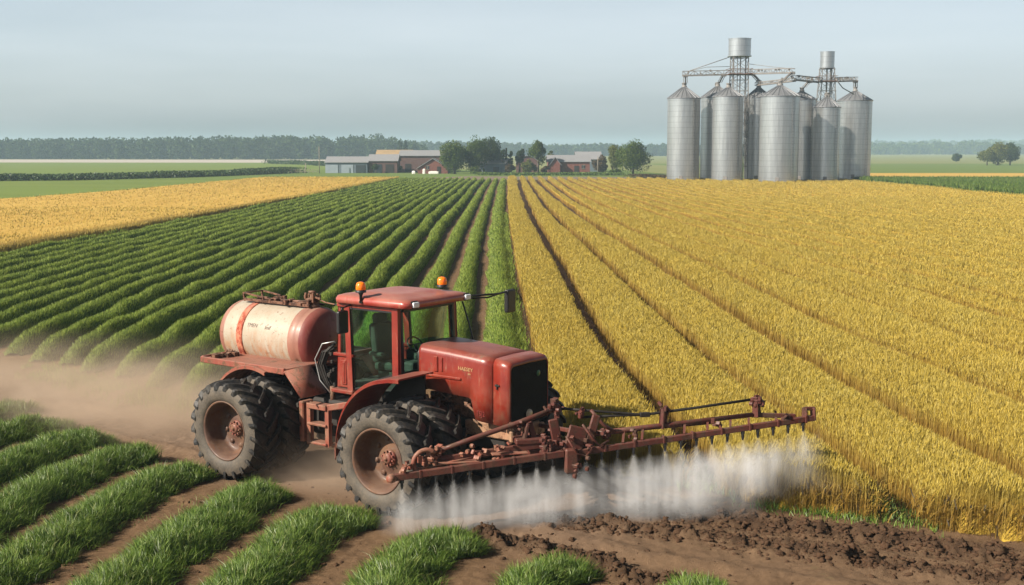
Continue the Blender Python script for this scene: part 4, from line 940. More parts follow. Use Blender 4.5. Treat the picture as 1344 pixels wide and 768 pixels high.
for i in range(16): m.box((.05, .05, .07), (-.55 + random.uniform(-.12, .15), -.70, random.uniform(1.75, 2.4)), bev=.01)
m.build('hoses', M['dark'], T)
m = MB(); m.tube([(-.36, -.74, 2.62), (-.62, -.80, 2.56), (-.82, -.80, 2.25), (-.72, -.78, 1.85), (-.46, -.76, 1.62)], .014, 7); m.build('hose', M['steel'], T)
m = MB(); m.tube([(-.45, -.72, 1.4), (-.45, -.72, 1.75)], .05, 8); m.build('post', M['rust'], T)

# --- spray boom: local frame s along the boom, d behind (-) / ahead (+), z up
BA = Vector((2.92, -2.78, 0)); BB = Vector((7.75, 2.72, 0)); BS = (BB - BA).normalized(); BD = Vector((BS.y, -BS.x, 0)); BLEN = (BB - BA).length
BQ = BLEN / 8.784                                                # stations below were laid out on an 8.78 m boom
def bp(s, d, z): return BA + BS * (s * BQ) + BD * d + Vector((0, 0, z + .064 * s))
bz = lambda s: .975 + .007 * s
brot = Matrix((BS, -BD, Vector((0, 0, 1)))).transposed()
boom = empty('spray_boom', (0, 0, 0), 0, T)
def bbox(m, ls, ld, lz, s, d, z, bev=.01, tw=0): m.box((ls, ld, lz), bp(s, d, z), brot @ Matrix.Rotation(tw, 3, 'Y'), bev)
def knot(m, s, d, z, n, sp):                                      # a lump of clamps, bolts and fittings
    for i in range(n):
        p = bp(s + random.gauss(0, sp), d + random.gauss(0, sp * .6), z + random.gauss(0, sp * .8))
        if i % 3 == 0: m.lathe([(0, -.03), (.035, -.03), (.04, 0), (.035, .03), (0, .03)], random.choice('xyz'), p, n=8, smooth=False)
        else: m.box((random.uniform(.03, .11), random.uniform(.03, .08), random.uniform(.03, .10)), p, Matrix.Rotation(random.uniform(0, 3), 3, random.choice('XYZ')), bev=.008)
m = MB(); m.bar(bp(0, 0, bz(0)), bp(3.38, 0, bz(3.38)), .085, .115, .012); m.bar(bp(3.66, 0, bz(3.6) - .02), bp(8.78, 0, bz(8.78)), .075, .10, .012)
for s in np.arange(.5, 8.7, .62): bbox(m, .04, .098, .128, s, 0, bz(s), .006)
m.build('lower_beam', M['boom'], boom)
m = MB(); m.bar(bp(.85, -.25, 1.10), bp(3.2, -.22, 1.14), .08, .11, .012); m.tube([bp(3.9, -.2, 1.22), bp(5.6, -.2, 1.20), bp(7.62, -.15, 1.19)], .042, 10); m.bar(bp(7.5, -.13, 1.19), bp(8.35, -.03, 1.10), .05, .08, .01); m.tube([bp(3.8, -.3, 1.17), bp(5.4, -.28, 1.16), bp(6.6, -.2, 1.14)], .035, 8)
m.build('rear_beam', M['boom'], boom)
m = MB(); m.tube([bp(.8, -.22, 1.24), bp(1.6, -.26, 1.38), bp(2.5, -.30, 1.53), bp(3.3, -.3, 1.70)], [.035, .045, .045, .05], 10); m.build('stay_tube', M['boom'], boom)
m = MB(); m.tube([bp(3.3, -.28, 1.71), bp(4.2, -.24, 1.57), bp(5.05, -.22, 1.43), bp(5.2, -.22, 1.42)], .022, 8); m.tube([bp(3.85, -.28, 1.50), bp(4.6, -.24, 1.46), bp(5.15, -.22, 1.42), bp(6.2, -.2, 1.43), bp(7.5, -.16, 1.46)], .024, 8); m.box((.18, .06, .08), bp(5.15, -.22, 1.42), brot, .01); m.build('stay_rod', M['dark'], boom)
m = MB()                                         # centre carrier: plates, mast and arms to the tractor
for ss, ww, zz0, zz1 in ((3.25, .17, .98, 1.58), (3.62, .34, .86, 1.42), (3.98, .15, 1.05, 1.58)):
    m.box((ww, .05, zz1 - zz0), bp(ss, -.1 + .05 * (ss > 3.4), (zz0 + zz1) / 2), brot @ Matrix.Rotation(.28 if ss > 3.5 else -.2, 3, 'Y'), .02)
bbox(m, .22, .12, .42, 3.52, .02, .86, .03); bbox(m, .9, .16, .14, 3.5, -.15, 1.02, .02); bbox(m, .5, .3, .1, 2.75, -.32, 1.22, .02)
m.bar(bp(2.62, -.3, 1.15), bp(2.72, -.3, 1.52), .16, .06, .015); m.bar(bp(2.9, -.35, 1.1), bp(2.78, -.35, 1.5), .12, .05, .015)
for y in (-.36, .36): m.bar((3.5, y, 1.05), bp(3.5 + y * 1.3, -.12, 1.0), .10, .12, .015); m.bar((3.55, y, 1.34), bp(3.5 + y * 1.1, -.12, 1.25), .06, .07, .01)
knot(m, 3.3, -.2, 1.72, 20, .10); knot(m, 3.15, -.1, 1.2, 22, .13); knot(m, 3.85, -.1, 1.12, 22, .15); knot(m, 2.55, -.33, 1.5, 9, .07); knot(m, 3.8, -.2, 1.62, 8, .06); knot(m, 3.6, .05, .80, 9, .1)
m.tube([bp(3.75, .02, 1.45), bp(3.95, .06, 1.2), bp(4.1, .05, 1.06), bp(4.3, .02, 1.12)], .02, 7); m.tube([bp(3.4, .06, 1.3), bp(3.6, .1, 1.0), bp(3.8, .08, .92), bp(4.0, .03, 1.05)], .018, 7); m.tube([bp(4.0, -.2, 1.62), bp(4.25, -.18, 1.35), bp(4.5, -.15, 1.2)], .03, 7); m.tube([bp(3.6, .02, .85), bp(3.65, .04, .70), bp(3.6, .05, .55)], .012, 6)
m.build('boom_carrier', M['boom'], boom)
m = MB()                                         # clamp ring and fittings on the left wing
q = [bp(.62 + .24 * math.cos(a), -.08, 1.14 + .2 * math.sin(a)) for a in np.linspace(R(40), R(255), 14)]; m.tube(q, .04, 8); knot(m, .62, -.1, 1.16, 16, .07); knot(m, .25, -.02, 1.07, 10, .07); knot(m, .85, -.2, 1.26, 14, .07); knot(m, 1.6, -.15, 1.14, 8, .12); knot(m, 2.1, -.1, 1.12, 8, .12)
m.lathe([(0, -.07), (.06, -.07), (.075, -.03), (.075, .03), (.06, .07), (0, .07)], 'y', bp(-.06, .02, .97), n=14); m.tube([bp(.3, -.1, 1.06), bp(.7, -.12, 1.03), bp(1.1, -.1, 1.08), bp(1.6, -.12, 1.10)], .018, 6); bbox(m, .7, .18, .02, 1.3, -.12, 1.06, .004); bbox(m, .6, .16, .02, 2.3, -.12, 1.09, .004)
m.build('clamp', M['red_old'], boom)
# posts, blocks and the end bracket on the right wing
m = MB(); m.bar(bp(5.52, -.2, 1.16), bp(5.54, -.2, 1.47), .09, .07, .012); knot(m, 5.54, -.2, 1.48, 8, .04); m.build('support_post', M['boom'], boom)
m = MB(); m.bar(bp(7.55, -.14, 1.16), bp(7.52, -.14, 1.5), .12, .08, .012); knot(m, 7.53, -.14, 1.44, 16, .055); m.build('support_post', M['boom'], boom)
for a in ((8.1, -.04, 1.11, 7, .04), (4.3, -.22, 1.2, 10, .05), (4.9, -.12, 1.14, 6, .05), (6.6, -.1, 1.14, 5, .05)):
    m = MB(); knot(m, *a); m.build('coupling', M['boom'], boom)
m = MB(); m.bar(bp(8.54, 0, 1.00), bp(8.54, 0, 1.23), .04, .07, .01); m.bar(bp(8.74, 0, 1.00), bp(8.72, 0, 1.21), .04, .07, .01); m.bar(bp(8.51, 0, 1.22), bp(8.76, 0, 1.20), .04, .065, .01)
m.build('end_bracket', M['boom'], boom)
for q in (4.6, 5.0, 5.9, 6.4, 6.9, 7.3, 7.9):
    m = MB(); m.bar(bp(q, 0, bz(q) + .03), bp(q + .1, -.2, 1.18), .04, .05); m.build('cross_strut', M['boom'], boom)
NOZ = [s for s in np.arange(.14, 8.73, .335) if not 3.3 < s < 3.7]
n0 = None
for s in NOZ:
    if n0 is None:
        m = MB(); m.box((.05, .07, .06), (0, 0, -.03), bev=.008); m.lathe([(.022, -.05), (.026, -.09), (.02, -.13), (.012, -.16), (0, -.162)], 'z', n=10); n0 = m.build('nozzle', M['black'], boom); o = n0
    else: o = n0.copy(); COL.objects.link(o); o.parent = boom
    o.location = bp(s, 0, bz(s) - .055)

# ------------------------------------------------------------------ spray mist and dust (volumes)
def vol_mat(name, build):
    t = NT(name); v = t.n("ShaderNodeVolumePrincipled"); build(t, v); t.t.links.new(v.outputs[0], t.out.inputs['Volume']); return t.m
# mist: a curtain hanging under the boom, its own axes: x along the boom, y across, z up from the ground
def mist_shader(t, v):
    c = t.coord(); sp = t.n("ShaderNodeSeparateXYZ"); t.put(sp.inputs[0], c); X, Y, Z = sp.outputs
    top = t.math('SUBTRACT', t.math('ADD', 0.75, t.math('MULTIPLY', X, 0.085)), Z)                              # distance below the nozzles
    cell = t.math('SUBTRACT', t.math('FRACT', t.math('DIVIDE', t.math('SUBTRACT', X, (0.14 - .1675) * BQ), 0.335 * BQ)), 0.5)
    cell = t.math('MULTIPLY', cell, 0.335 * BQ)
    wid = t.math('ADD', 0.025, t.math('MULTIPLY', top, 0.22))
    g = t.math('POWER', t.math('ABSOLUTE', t.math('DIVIDE', cell, wid)), 2.0)
    jet = t.math('EXPONENT', t.math('MULTIPLY', g, -1.2))
    wy = t.math('ADD', 0.035, t.math('MULTIPLY', top, t.math('ADD', 0.17, t.math('MULTIPLY', t.math('MAXIMUM', t.math('SUBTRACT', X, 3.5), 0.0), 0.05))))
    drift = t.math('MULTIPLY', top, t.math('MULTIPLY', t.math('MAXIMUM', t.math('SUBTRACT', X, 3.5), 0.0), 0.10)); Y = t.math('ADD', Y, drift)
    gy = t.math('EXPONENT', t.math('MULTIPLY', t.math('POWER', t.math('ABSOLUTE', t.math('DIVIDE', Y, wy)), 2.0), -1.0))
    n1 = t.ramp(t.noise(t.coord(scale=(4.0, 2.0, .35)), 1.5, 4, 0.6), (0.30, 0.15), (0.70, 1.0))
    n2 = t.ramp(t.noise(t.coord(scale=(0.7, 1.0, .2)), 1.0, 2), (0.36, 0.12), (0.62, 1.0))
    n3 = t.ramp(t.noise(t.coord(), 2.6, 4, 0.6), (0.3, 0.3), (0.7, 1.0))
    low = t.ramp(t.math('DIVIDE', Z, 0.9), (0.0, 0.10), (0.35, 0.9), (1.0, 1.0))
    far = t.ramp(t.math('DIVIDE', t.math('SUBTRACT', X, 3.2), 3.0), (0.0, 0.0), (1.0, 1.0)); low = t.math('MULTIPLY', low, t.math('SUBTRACT', 1.0, t.math('MULTIPLY', far, t.ramp(top, (0.45, 0.0), (0.95, 1.0)))))
    body = t.math('MULTIPLY', t.math('MULTIPLY', n1, n3), t.ramp(top, (0.04, 0.0), (0.35, 1.0)))
    nj = t.n('ShaderNodeTexNoise', noise_dimensions='1D', Scale=1.9, Detail=2.0); t.put(nj.inputs['W'], X); jv = t.ramp(nj.outputs['Fac'], (0.36, 0.1), (0.62, 1.6)); jet = t.math('MULTIPLY', jet, jv)
    d = t.math('ADD', t.math('MULTIPLY', jet, t.ramp(top, (0.1, 1.5), (0.5, 0.35))), t.math('MULTIPLY', body, 4.2))
    d = t.math('MULTIPLY', t.math('MULTIPLY', d, gy), t.math('MULTIPLY', low, n2))
    t.put(v.inputs['Density'], t.math('MULTIPLY', t.math('MULTIPLY', d, t.math('MULTIPLY', t.ramp(t.math('DIVIDE', t.math('SUBTRACT', BLEN, X), 0.35), (0.0, 0.2), (1.0, 1.0)), t.ramp(t.math('DIVIDE', t.math('ADD', X, 0.30), 0.45), (0.0, 0.0), (1.0, 1.0)))), 3.6)); t.put(v.inputs['Color'], (0.97, 0.98, 1.0)); v.inputs['Anisotropy'].default_value = -0.15
bw = Vector((TO[0], TO[1], 0)) + Matrix.Rotation(TH, 3, 'Z') @ BA
ba = TH + math.atan2(BS.y, BS.x)
m = MB(); m.loft([[(-.32, -.1, .77), (-.32, .1, .77), (-.32, .42, 0), (-.32, -.45, 0)], [(3.5, -.12, 1.06), (3.5, .1, 1.06), (3.5, .55, 0), (3.5, -.6, 0)], [(BLEN + .1, -.14, 1.40), (BLEN + .1, .12, 1.40), (BLEN + .1, .8, .1), (BLEN + .1, -1.3, .1)]], closed=True, cap=True, smooth=False)
mist = m.build('spray_mist', vol_mat('mist', mist_shader)); mist.location = (bw.x, bw.y, .03); mist.rotation_euler = (0, 0, ba)
tag(mist, 'white curtain of fine spray falling from the boom nozzles', 'spray', kind='stuff')
# dust hanging over the wheel track behind the tractor
def dust_shader(dens, sx, sy, sz, col=(0.80, 0.66, 0.53)):
    def f(t, v):
        c = t.coord(); sp = t.n("ShaderNodeSeparateXYZ"); t.put(sp.inputs[0], c); X, Y, Z = sp.outputs
        r = t.math('SQRT', t.math('ADD', t.math('POWER', t.math('ABSOLUTE', t.math('DIVIDE', X, sx)), 2.0), t.math('POWER', t.math('ABSOLUTE', t.math('DIVIDE', Y, sy)), 2.0)))
        e = t.ramp(r, (0.25, 1.0), (1.0, 0.0)); n = t.ramp(t.noise(t.coord(scale=(.5, .5, 1.0)), 1.0, 5, 0.62, 0.3), (0.36, 0.03), (0.68, 1.0))
        h = t.math('EXPONENT', t.math('MULTIPLY', t.math('MAXIMUM', Z, 0.0), -2.6 / sz))
        hh = t.ramp(t.math('DIVIDE', Z, sz), (0.6, 1.0), (1.0, 0.0))
        t.put(v.inputs['Density'], t.math('MULTIPLY', t.math('MULTIPLY', t.math('MULTIPLY', e, n), t.math('MULTIPLY', h, hh)), dens)); t.put(v.inputs['Color'], col); v.inputs['Anisotropy'].default_value = 0.15
    return f
for nm, loc, s, rz, dens, lab in (('dust_cloud', (-9.9, 29.0, .0), (7.6, 3.3, 1.7), R(-31), 1.5, 'pale brown dust drifting along the track behind the rear wheels'),
                                  ('dust_cloud', (-3.4, 22.9, .0), (2.6, 1.6, 1.0), TH, 2.4, 'thicker brown dust thrown up between the front and rear wheels')):
    m = MB(); m.box((s[0] * 2, s[1] * 2, s[2]), (0, 0, s[2] / 2)); d = m.build(nm, vol_mat(nm, dust_shader(dens, *s))); d.location = loc; d.rotation_euler = (0, 0, rz)
    tag(d, lab, 'dust', kind='stuff')

# ------------------------------------------------------------------ silos
def silo(x, y, r, eave, top, label, g='tall steel grain silos'):
    o = empty('grain_silo', (x, y, 0)); tag(o, label, 'grain silo', g)
    m = MB(); nr = int(eave / 1.05); prof = [(r, 0)]
    for i in range(nr):
        z = eave * i / nr; z2 = eave * (i + 1) / nr; prof += [(r, z2)]
    m.lathe(prof, 'z', n=48); m.build('shell', M['silo'], o)
    m = MB(); n = 48; secs = []
    for t in (0, .08, .5, 1.0):
        rr = (r + .14) * (1 - t) + .45 * t; z = (eave - .05) + (top - .9 - eave) * t
        secs.append([(rr * math.cos(2 * math.pi * k / n), rr * math.sin(2 * math.pi * k / n), z) for k in range(n)])
    m.loft(secs, closed=True, smooth=False)
    m.lathe([(r + .14, eave - .05), (r + .16, eave - .16), (r + .02, eave - .18)], 'z', n=48)
    roof = m.build('roof', M['silo_roof'], o)
    m = MB()
    for k in range(20):
        a = 2 * math.pi * k / 20; c, s = math.cos(a), math.sin(a); m.bar(((r + .14) * c, (r + .14) * s, eave - .02), (.45 * c, .45 * s, top - .87), .09, .13)
    m.build('roof_rib', M['silo_roof'], roof)
    m = MB(); m.lathe([(.48, top - .95), (.50, top - .6), (.38, top - .55), (.38, top - .2), (.46, top - .15), (.46, top), (0, top + .02)], 'z', n=16)
    for i in range(6): m.box((.2, .2, .3), (random.uniform(-.5, .5), random.uniform(-.5, .5), top - random.uniform(.2, .7)))
    m.build('fill_cap', M['catwalk'], o)
    m = MB(); a = R(-60); c, s = math.cos(a), math.sin(a)
    for q in (-.25, .25): m.bar(((r + .12) * c - q * s, (r + .12) * s + q * c, 0.3), ((r + .12) * c - q * s, (r + .12) * s + q * c, eave), .05)
    for z in np.arange(.6, eave, .6): m.bar(((r + .12) * c - .25 * s, (r + .12) * s + .25 * c, z), ((r + .12) * c + .25 * s, (r + .12) * s - .25 * c, z), .035)
    m.build('ladder', M['catwalk'], o)
    m = MB(); a = R(-105); m.box((.7, .12, .9), ((r + .03) * math.cos(a), (r + .03) * math.sin(a), .75), Matrix.Rotation(a + math.pi / 2, 3, 'Z'), .02); m.build('hatch', M['catwalk'], o)
    return o
silo(33.76, 242, 3.18, 16.3, 19.3, 'wide pale silo standing apart at the left end of the cluster')
silo(41.21, 247.3, 3.25, 16.7, 19.7, 'silo second from the left, mostly hidden behind the one with the drum above')
silo(41.41, 236.2, 2.90, 16.4, 18.9, 'bright front silo third from the left, below the taller drum tower')
silo(48.56, 243, 2.5, 16.5, 19.2, 'shaded narrow silo just right of the taller drum tower')
silo(49.55, 228, 3.60, 16.1, 18.9, 'widest silo, nearest in the middle of the cluster')
silo(55.91, 238, 2.75, 15.9, 18.2, 'half hidden silo right behind the widest one')
silo(59.68, 233.4, 2.48, 14.3, 17.0, 'shortest silo, under the smaller drum tower')
silo(71.20, 256, 3.52, 16.4, 19.2, 'wide dark silo at the right end of the cluster')
def elevator(x, y, leg, zt, drum_r, drum_h, zp, label, flare=0.0):
    o = empty('elevator_tower', (x, y, 0)); tag(o, label, 'tower', 'lattice towers with drums')
    m = MB(); hs = []
    for sx, sy in ((-1, -1), (1, -1), (1, 1), (-1, 1)): m.bar((sx * (leg + flare), sy * (leg + flare), 0), (sx * leg * .85, sy * leg * .85, zt), .16)
    lv = list(np.arange(3, zt, 2.1))
    for i, z in enumerate(lv):
        q = leg + flare * (1 - z / zt) - leg * .15 * z / zt; z2 = min(z + 2.1, zt)
        for a, b in (((-q, -q), (q, -q)), ((q, -q), (q, q)), ((q, q), (-q, q)), ((-q, q), (-q, -q))):
            m.bar((*a, z), (*b, z), .09); m.bar((*a, z), (*b, z2), .07); m.bar((*b, z), (*a, z2), .07)
    for i in range(5): xx = random.uniform(-leg * .7, leg * .7); m.bar((xx, random.uniform(-leg, leg) * .7, 0), (xx, random.uniform(-leg, leg) * .7, zt), .14)
    m.build('lattice', M['catwalk'], o)
    m = MB(); m.box((leg * 2.6, leg * 2.6, .14), (0, 0, zp)); 
    for sx, sy in ((-1, 0), (1, 0), (0, -1), (0, 1)):
        for dz in (.5, 1.0): m.box((.06 if sx else leg * 2.6, .06 if sy else leg * 2.6, .06), (sx * leg * 1.3, sy * leg * 1.3, zp + dz))
    m.build('platform', M['rust'], o)
    m = MB(); m.lathe([(drum_r, zt + .2), (drum_r, zt + drum_h - .1)], 'z', n=36)
    for za, zb_, k in ((zt, zt + .18, 1.08), (zt + drum_h * .5, zt + drum_h * .5 + .08, 1.015), (zt + drum_h - .1, zt + drum_h, 1.04)):
        m.lathe([(drum_r * k, za), (drum_r * k, zb_)], 'z', n=36); m.lathe([(0, zb_), (drum_r * k, zb_)], 'z', n=36, smooth=False); m.lathe([(0, za), (drum_r * k, za)], 'z', n=36, smooth=False)
    m.build('drum', M['silo'], o)
    return o
elevator(44.4, 241.6, 1.75, 24.3, 2.15, 3.45, 20.9, 'tall lattice tower carrying the larger steel drum')
elevator(61.4, 241.0, 1.35, 22.0, 1.36, 3.2, 19.5, 'shorter lattice tower carrying the smaller steel drum', flare=1.0)
def truss(a, b, label, drops=(), hgt=.9, wdt=.9):
    o = empty('conveyor_bridge', a); tag(o, label, 'conveyor', 'conveyor bridges above the silos'); d = Vector(b) - Vector(a); L_ = d.length; x = d.normalized(); y = Vector((0, 0, 1)).cross(x).normalized()
    m = MB(); n = max(2, int(L_ / 1.1))
    def P(s, v, z): return x * s + y * v + Vector((0, 0, z))
    for v in (-wdt / 2, wdt / 2):
        m.bar(P(0, v, 0), P(L_, v, 0), .12); m.bar(P(0, v, hgt), P(L_, v, hgt), .10)
        for i in range(n):
            s0, s1 = L_ * i / n, L_ * (i + 1) / n; m.bar(P(s0, v, 0), P(s0, v, hgt), .06); m.bar(P(s0, v, 0 if i % 2 else hgt), P(s1, v, hgt if i % 2 else 0), .06)
    m.build('truss', M['catwalk'], o)
    m = MB(); m.bar(P(0, 0, .12), P(L_, 0, .12), .4, .2)
    for i in range(int(L_ / 1.6)): s = random.uniform(0, L_); m.box((.3, .4, random.uniform(.2, .5)), P(s, random.uniform(-.3, .3), random.uniform(.3, .9)))
    m.build('conveyor_belt', M['catwalk'], o)
    for dx, dy, dz in drops:                                       # spouts down to the silo caps, in world coordinates
        q = Vector((dx, dy, dz)) - Vector(a); s = q.dot(x); s = min(max(s, .2), L_ - .2); m = MB()
        p = P(s, 0, .1); m.tube([p, (p + q) / 2 + Vector((.0, 0, .1)), q], .16, 8)
        for k in range(4): ang = k * 1.57 + .6; m.bar(p + Vector((math.cos(ang) * .5, math.sin(ang) * .5, 0)), q + Vector((math.cos(ang) * .55, math.sin(ang) * .55, 0)), .07)
        m.box((.9, .9, .5), p - Vector((0, 0, .1))); m.build('spout', M['catwalk'], o)
    return o
truss((33.4, 242, 20.6), (42.6, 242, 20.8), 'lattice conveyor bridge from the left end silo to the taller drum tower', [(34, 242, 19.2), (41.5, 246.8, 19.6)])
truss((46.2, 241.4, 20.9), (53.0, 233.0, 20.6), 'lattice conveyor bridge from the taller drum tower to above the widest silo', [(48.9, 242.6, 19.2), (50.2, 228.6, 18.9)])
truss((53.3, 233.2, 19.3), (60.0, 240.2, 19.2), 'short lattice conveyor bridge from the widest silo to the smaller drum tower', [(56.3, 238, 18.2)])
truss((62.8, 241.4, 19.4), (71.1, 255.6, 20.3), 'lattice conveyor bridge from the smaller drum tower to the right end silo', [(71.2, 256, 19.2)])
truss((47.8, 241.6, 18.7), (53.0, 231.6, 19.0), 'lower lattice conveyor bridge just behind the widest silo roof', [], .6, .7)
def wire(pts, name, label, cat, r=.05):
    m = MB(); m.tube(pts, r, 6); o = m.build(name, M['catwalk']); tag(o, label, cat, 'thin stay cables on the silo towers'); return o
wire([(42.4, 241.6, 24.2), (34.2, 242, 21.4)], 'stay_cable', 'thin stay sloping from the larger drum down to the left end silo', 'cable', .07)
wire([(42.5, 241.6, 22.4), (38, 241.7, 22.3), (34.6, 242, 21.5)], 'stay_cable', 'slack thin cable left of the taller drum tower', 'cable', .05)
wire([(46.2, 241.5, 22.9), (50, 237, 22.0), (53.4, 233.4, 21.4)], 'stay_cable', 'slack thin cable right of the taller drum tower', 'cable', .05)
wire([(62.6, 241, 20.6), (64.4, 240.4, 18.2), (66.8, 241, 17.0)], 'spout_pipe', 'bent pipe hanging right of the smaller drum tower', 'pipe', .10)

# ------------------------------------------------------------------ farm buildings
def gable(name, x, y, w, d, eave, ridge, label, wall, roof, rz=0.0, ridge_along='x', doors=(), wins=(), over=.35, cat='building'):
    """box w wide (x), d deep (y); front wall at local y = 0"""
    o = empty(name, (x, y, 0), rz); tag(o, label, cat, 'farm buildings beyond the fields'); m = MB()
    if ridge_along == 'x': m.prism([(0, 0), (d, 0), (d, eave), (d / 2, ridge - .1), (0, eave)], -w / 2, w / 2, 'yz')
    else: m.prism([(-w / 2, 0), (w / 2, 0), (w / 2, eave), (0, ridge - .1), (-w / 2, eave)], 0, d)
    m.build('wall', wall, o); m = MB()
    if ridge_along == 'x':
        sl = (ridge - eave) / (d / 2)
        for s in (0, 1):
            ya, yb = (-over, d / 2) if s == 0 else (d / 2, d + over); za, zb = (eave - over * sl, ridge) if s == 0 else (ridge, eave - over * sl)
            m.loft([[(-w / 2 - over, ya, za + .02), (-w / 2 - over, yb, zb + .02), (-w / 2 - over, yb, zb + .16), (-w / 2 - over, ya, za + .16)], [(w / 2 + over, ya, za + .02), (w / 2 + over, yb, zb + .02), (w / 2 + over, yb, zb + .16), (w / 2 + over, ya, za + .16)]], closed=True, cap=True, smooth=False)
    else:
        sl = (ridge - eave) / (w / 2)
        for s in (-1, 1):
            xa, za = s * (w / 2 + over), eave - over * sl
            m.loft([[(xa, -over, za + .02), (0, -over, ridge + .02), (0, -over, ridge + .16), (xa, -over, za + .16)], [(xa, d + over, za + .02), (0, d + over, ridge + .02), (0, d + over, ridge + .16), (xa, d + over, za + .16)]], closed=True, cap=True, smooth=False)
    m.build('roof', roof, o)
    for cx, ww, hh, mm in doors: m = MB(); m.box((ww, .12, hh), (cx, -.05, hh / 2)); m.build('door', mm, o)
    for cx, cz, ww, hh in wins:
        m = MB(); m.box((ww, .10, hh), (cx, -.03, cz)); f = m.build('window', M['win'], o); m = MB(); m.box((ww + .2, .14, .1), (cx, -.05, cz - hh / 2 - .05)); m.box((ww + .2, .14, .1), (cx, -.05, cz + hh / 2 + .05)); m.box((.08, .14, hh), (cx, -.05, cz)); m.build('window_frame', M['wood'], f)
    return o
K = 330 / 1600.0
def bx(px): return (px - 672) * K
gable('shed', bx(456), 330, 54 * K, 9, 2.9, 4.3, 'long low shed with grey roof and pale blue doors at the far left', M['shed_blue'], M['roof_grey'], doors=[(-4.0, 3.4, 2.3, M['shed_door']), (.2, 3.2, 2.3, M['shed_door']), (3.8, 2.6, 2.2, M['win'])])
gable('shed', bx(503), 331, 37 * K, 9, 3.3, 4.9, 'shorter grey roofed shed with dark open front beside the red gable barn', M['brick_dark'], M['roof_grey'], doors=[(-1.5, 2.4, 2.4, M['win']), (1.8, 2.2, 2.4, M['dark'])], wins=[])
gable('barn', bx(508), 350, 48 * K, 10, 4.0, 6.1, 'large barn with tan roof rising behind the shorter shed', M['brick_dark'], M['roof_tan'])
gable('barn', bx(553), 342, 66 * K, 12, 4.6, 6.0, 'long purple brown barn with pale flat roof behind the red gable', M['brick_dark'], M['roof_grey'], doors=[(-4.5, 1.6, 2.4, M['dark']), (0, 1.5, 2.3, M['dark'])])
gable('barn', bx(571), 322, 38 * K, 9, 1.5, 3.9, 'red brick gable with pale roof edge left of the big trees', M['brick'], M['roof_grey'], ridge_along='y', doors=[(1.6, .9, 1.9, M['dark'])], wins=[(-1.4, 1.6, .8, .8)])
gable('outbuilding', bx(646), 326, 34 * K, 8, 2.6, 3.9, 'low grey outbuilding half hidden right of the big trees', M['shed_blue'], M['roof_grey'], rz=R(-14), doors=[(1.2, 1.6, 1.8, M['win'])])
gable('outbuilding', bx(641), 338, 26 * K, 8, 3.0, 3.9, 'brown outbuilding behind the low grey one', M['brick_dark'], M['roof_dark'])
# shed with a rounded roof
o = empty('shed', (bx(692), 338, 0)); tag(o, 'shed with a curved pale roof behind the round olive bush', 'building', 'farm buildings beyond the fields')
q = [(-3.0, 0)] + [(-3.0 * math.cos(a), 2.3 + 2.2 * math.sin(a)) for a in np.linspace(0, math.pi, 13)] + [(3.0, 0)]
m = MB(); m.prism(q, 0, 8); m.build('wall', M['brick_dark'], o)
m = MB(); m.loft([[(-3.15 * math.cos(a), -.3, 2.35 + 2.3 * math.sin(a)) for a in np.linspace(0, math.pi, 15)], [(-3.15 * math.cos(a), 8.3, 2.35 + 2.3 * math.sin(a)) for a in np.linspace(0, math.pi, 15)]]); rf = m.build('roof', M['roof_grey'], o); rf.modifiers.new('solidify', 'SOLIDIFY').thickness = .12
m = MB(); m.box((1.8, .1, 2.2), (.2, -.04, 1.1)); m.build('door', M['dark'], o)
gable('barn', bx(746), 328, 54 * K, 11, 3.1, 4.7, 'red brick barn with grey roof between the loose tree and the dark bush', M['brick'], M['roof_grey'], doors=[(-1.5, .5, 2.8, M['brick']), (2.0, 1.2, 2.0, M['dark'])], wins=[(-4.2, 1.6, 1.4, 1.0), (3.8, 1.7, .9, .9)])
gable('barn', bx(728), 326, 12 * K, 6, 2.6, 4.2, 'small red brick wing at the left end of the red barn', M['brick'], M['roof_grey'], ridge_along='y')
gable('barn', bx(779), 352, 34 * K, 10, 3.6, 5.6, 'grey roofed barn behind the dark bush and the pole', M['shed_blue'], M['roof_grey'])
# poles, posts, small things in the yard
def pole(px, y, h, label, arms=True, r=.13):
    o = empty('utility_pole', ((px - 672) * y / 1600, y, 0)); tag(o, label, 'utility pole'); m = MB(); m.tube([(0, 0, 0), (0, 0, h)], [r, r * .7], 10); m.build('pole', M['wood'], o)
    if arms:
        m = MB(); m.bar((-.7, 0, h - .5), (.7, 0, h - .5), .1, .12)
        for s in (-.6, 0, .6): m.tube([(s, 0, h - .45), (s, 0, h - .25)], .05, 6)
        m.build('crossarm', M['wood'], o)
    return o
pole(420.5, 326, 7.1, 'tall thin pale pole left of the long blue shed', False)
pole(784, 318, 4.6, 'short pale pole in front of the dark bush', False, .11)
pole(402.5, 330, 2.7, 'short dark post in the grass far left of the sheds', False, .16)
m = MB()
for i in range(9):
    x = -i * 1.15; m.box((.1, .1, 1.2), (x, 0, .6))
for z in (.5, .95): m.box((9.3, .05, .1), (-4.6, -.06, z))
o = m.build('fence', M['wood']); o.location = (bx(420), 327, 0); tag(o, 'low wooden rail fence left of the long shed', 'fence')
for i, (px, w_, h_, lab) in enumerate([(549, .9, .8, 'white wrapped bundle lying at the yard edge'), (562, .7, 1.3, 'white upright bundle standing at the yard edge'), (574, 2.6, .7, 'low white trough in front of the red gable')]):
    m = MB(); m.box((w_, .7, h_), (0, 0, h_ / 2), bev=.18, seg=3); m.box((w_ * .6, .5, .15), (0, 0, h_ + .02), bev=.05); o = m.build(['bale', 'bale', 'trough'][i], M['white']); o.location = (bx(px), 316, 0); tag(o, lab, ['bale', 'bale', 'trough'][i])
m = MB()
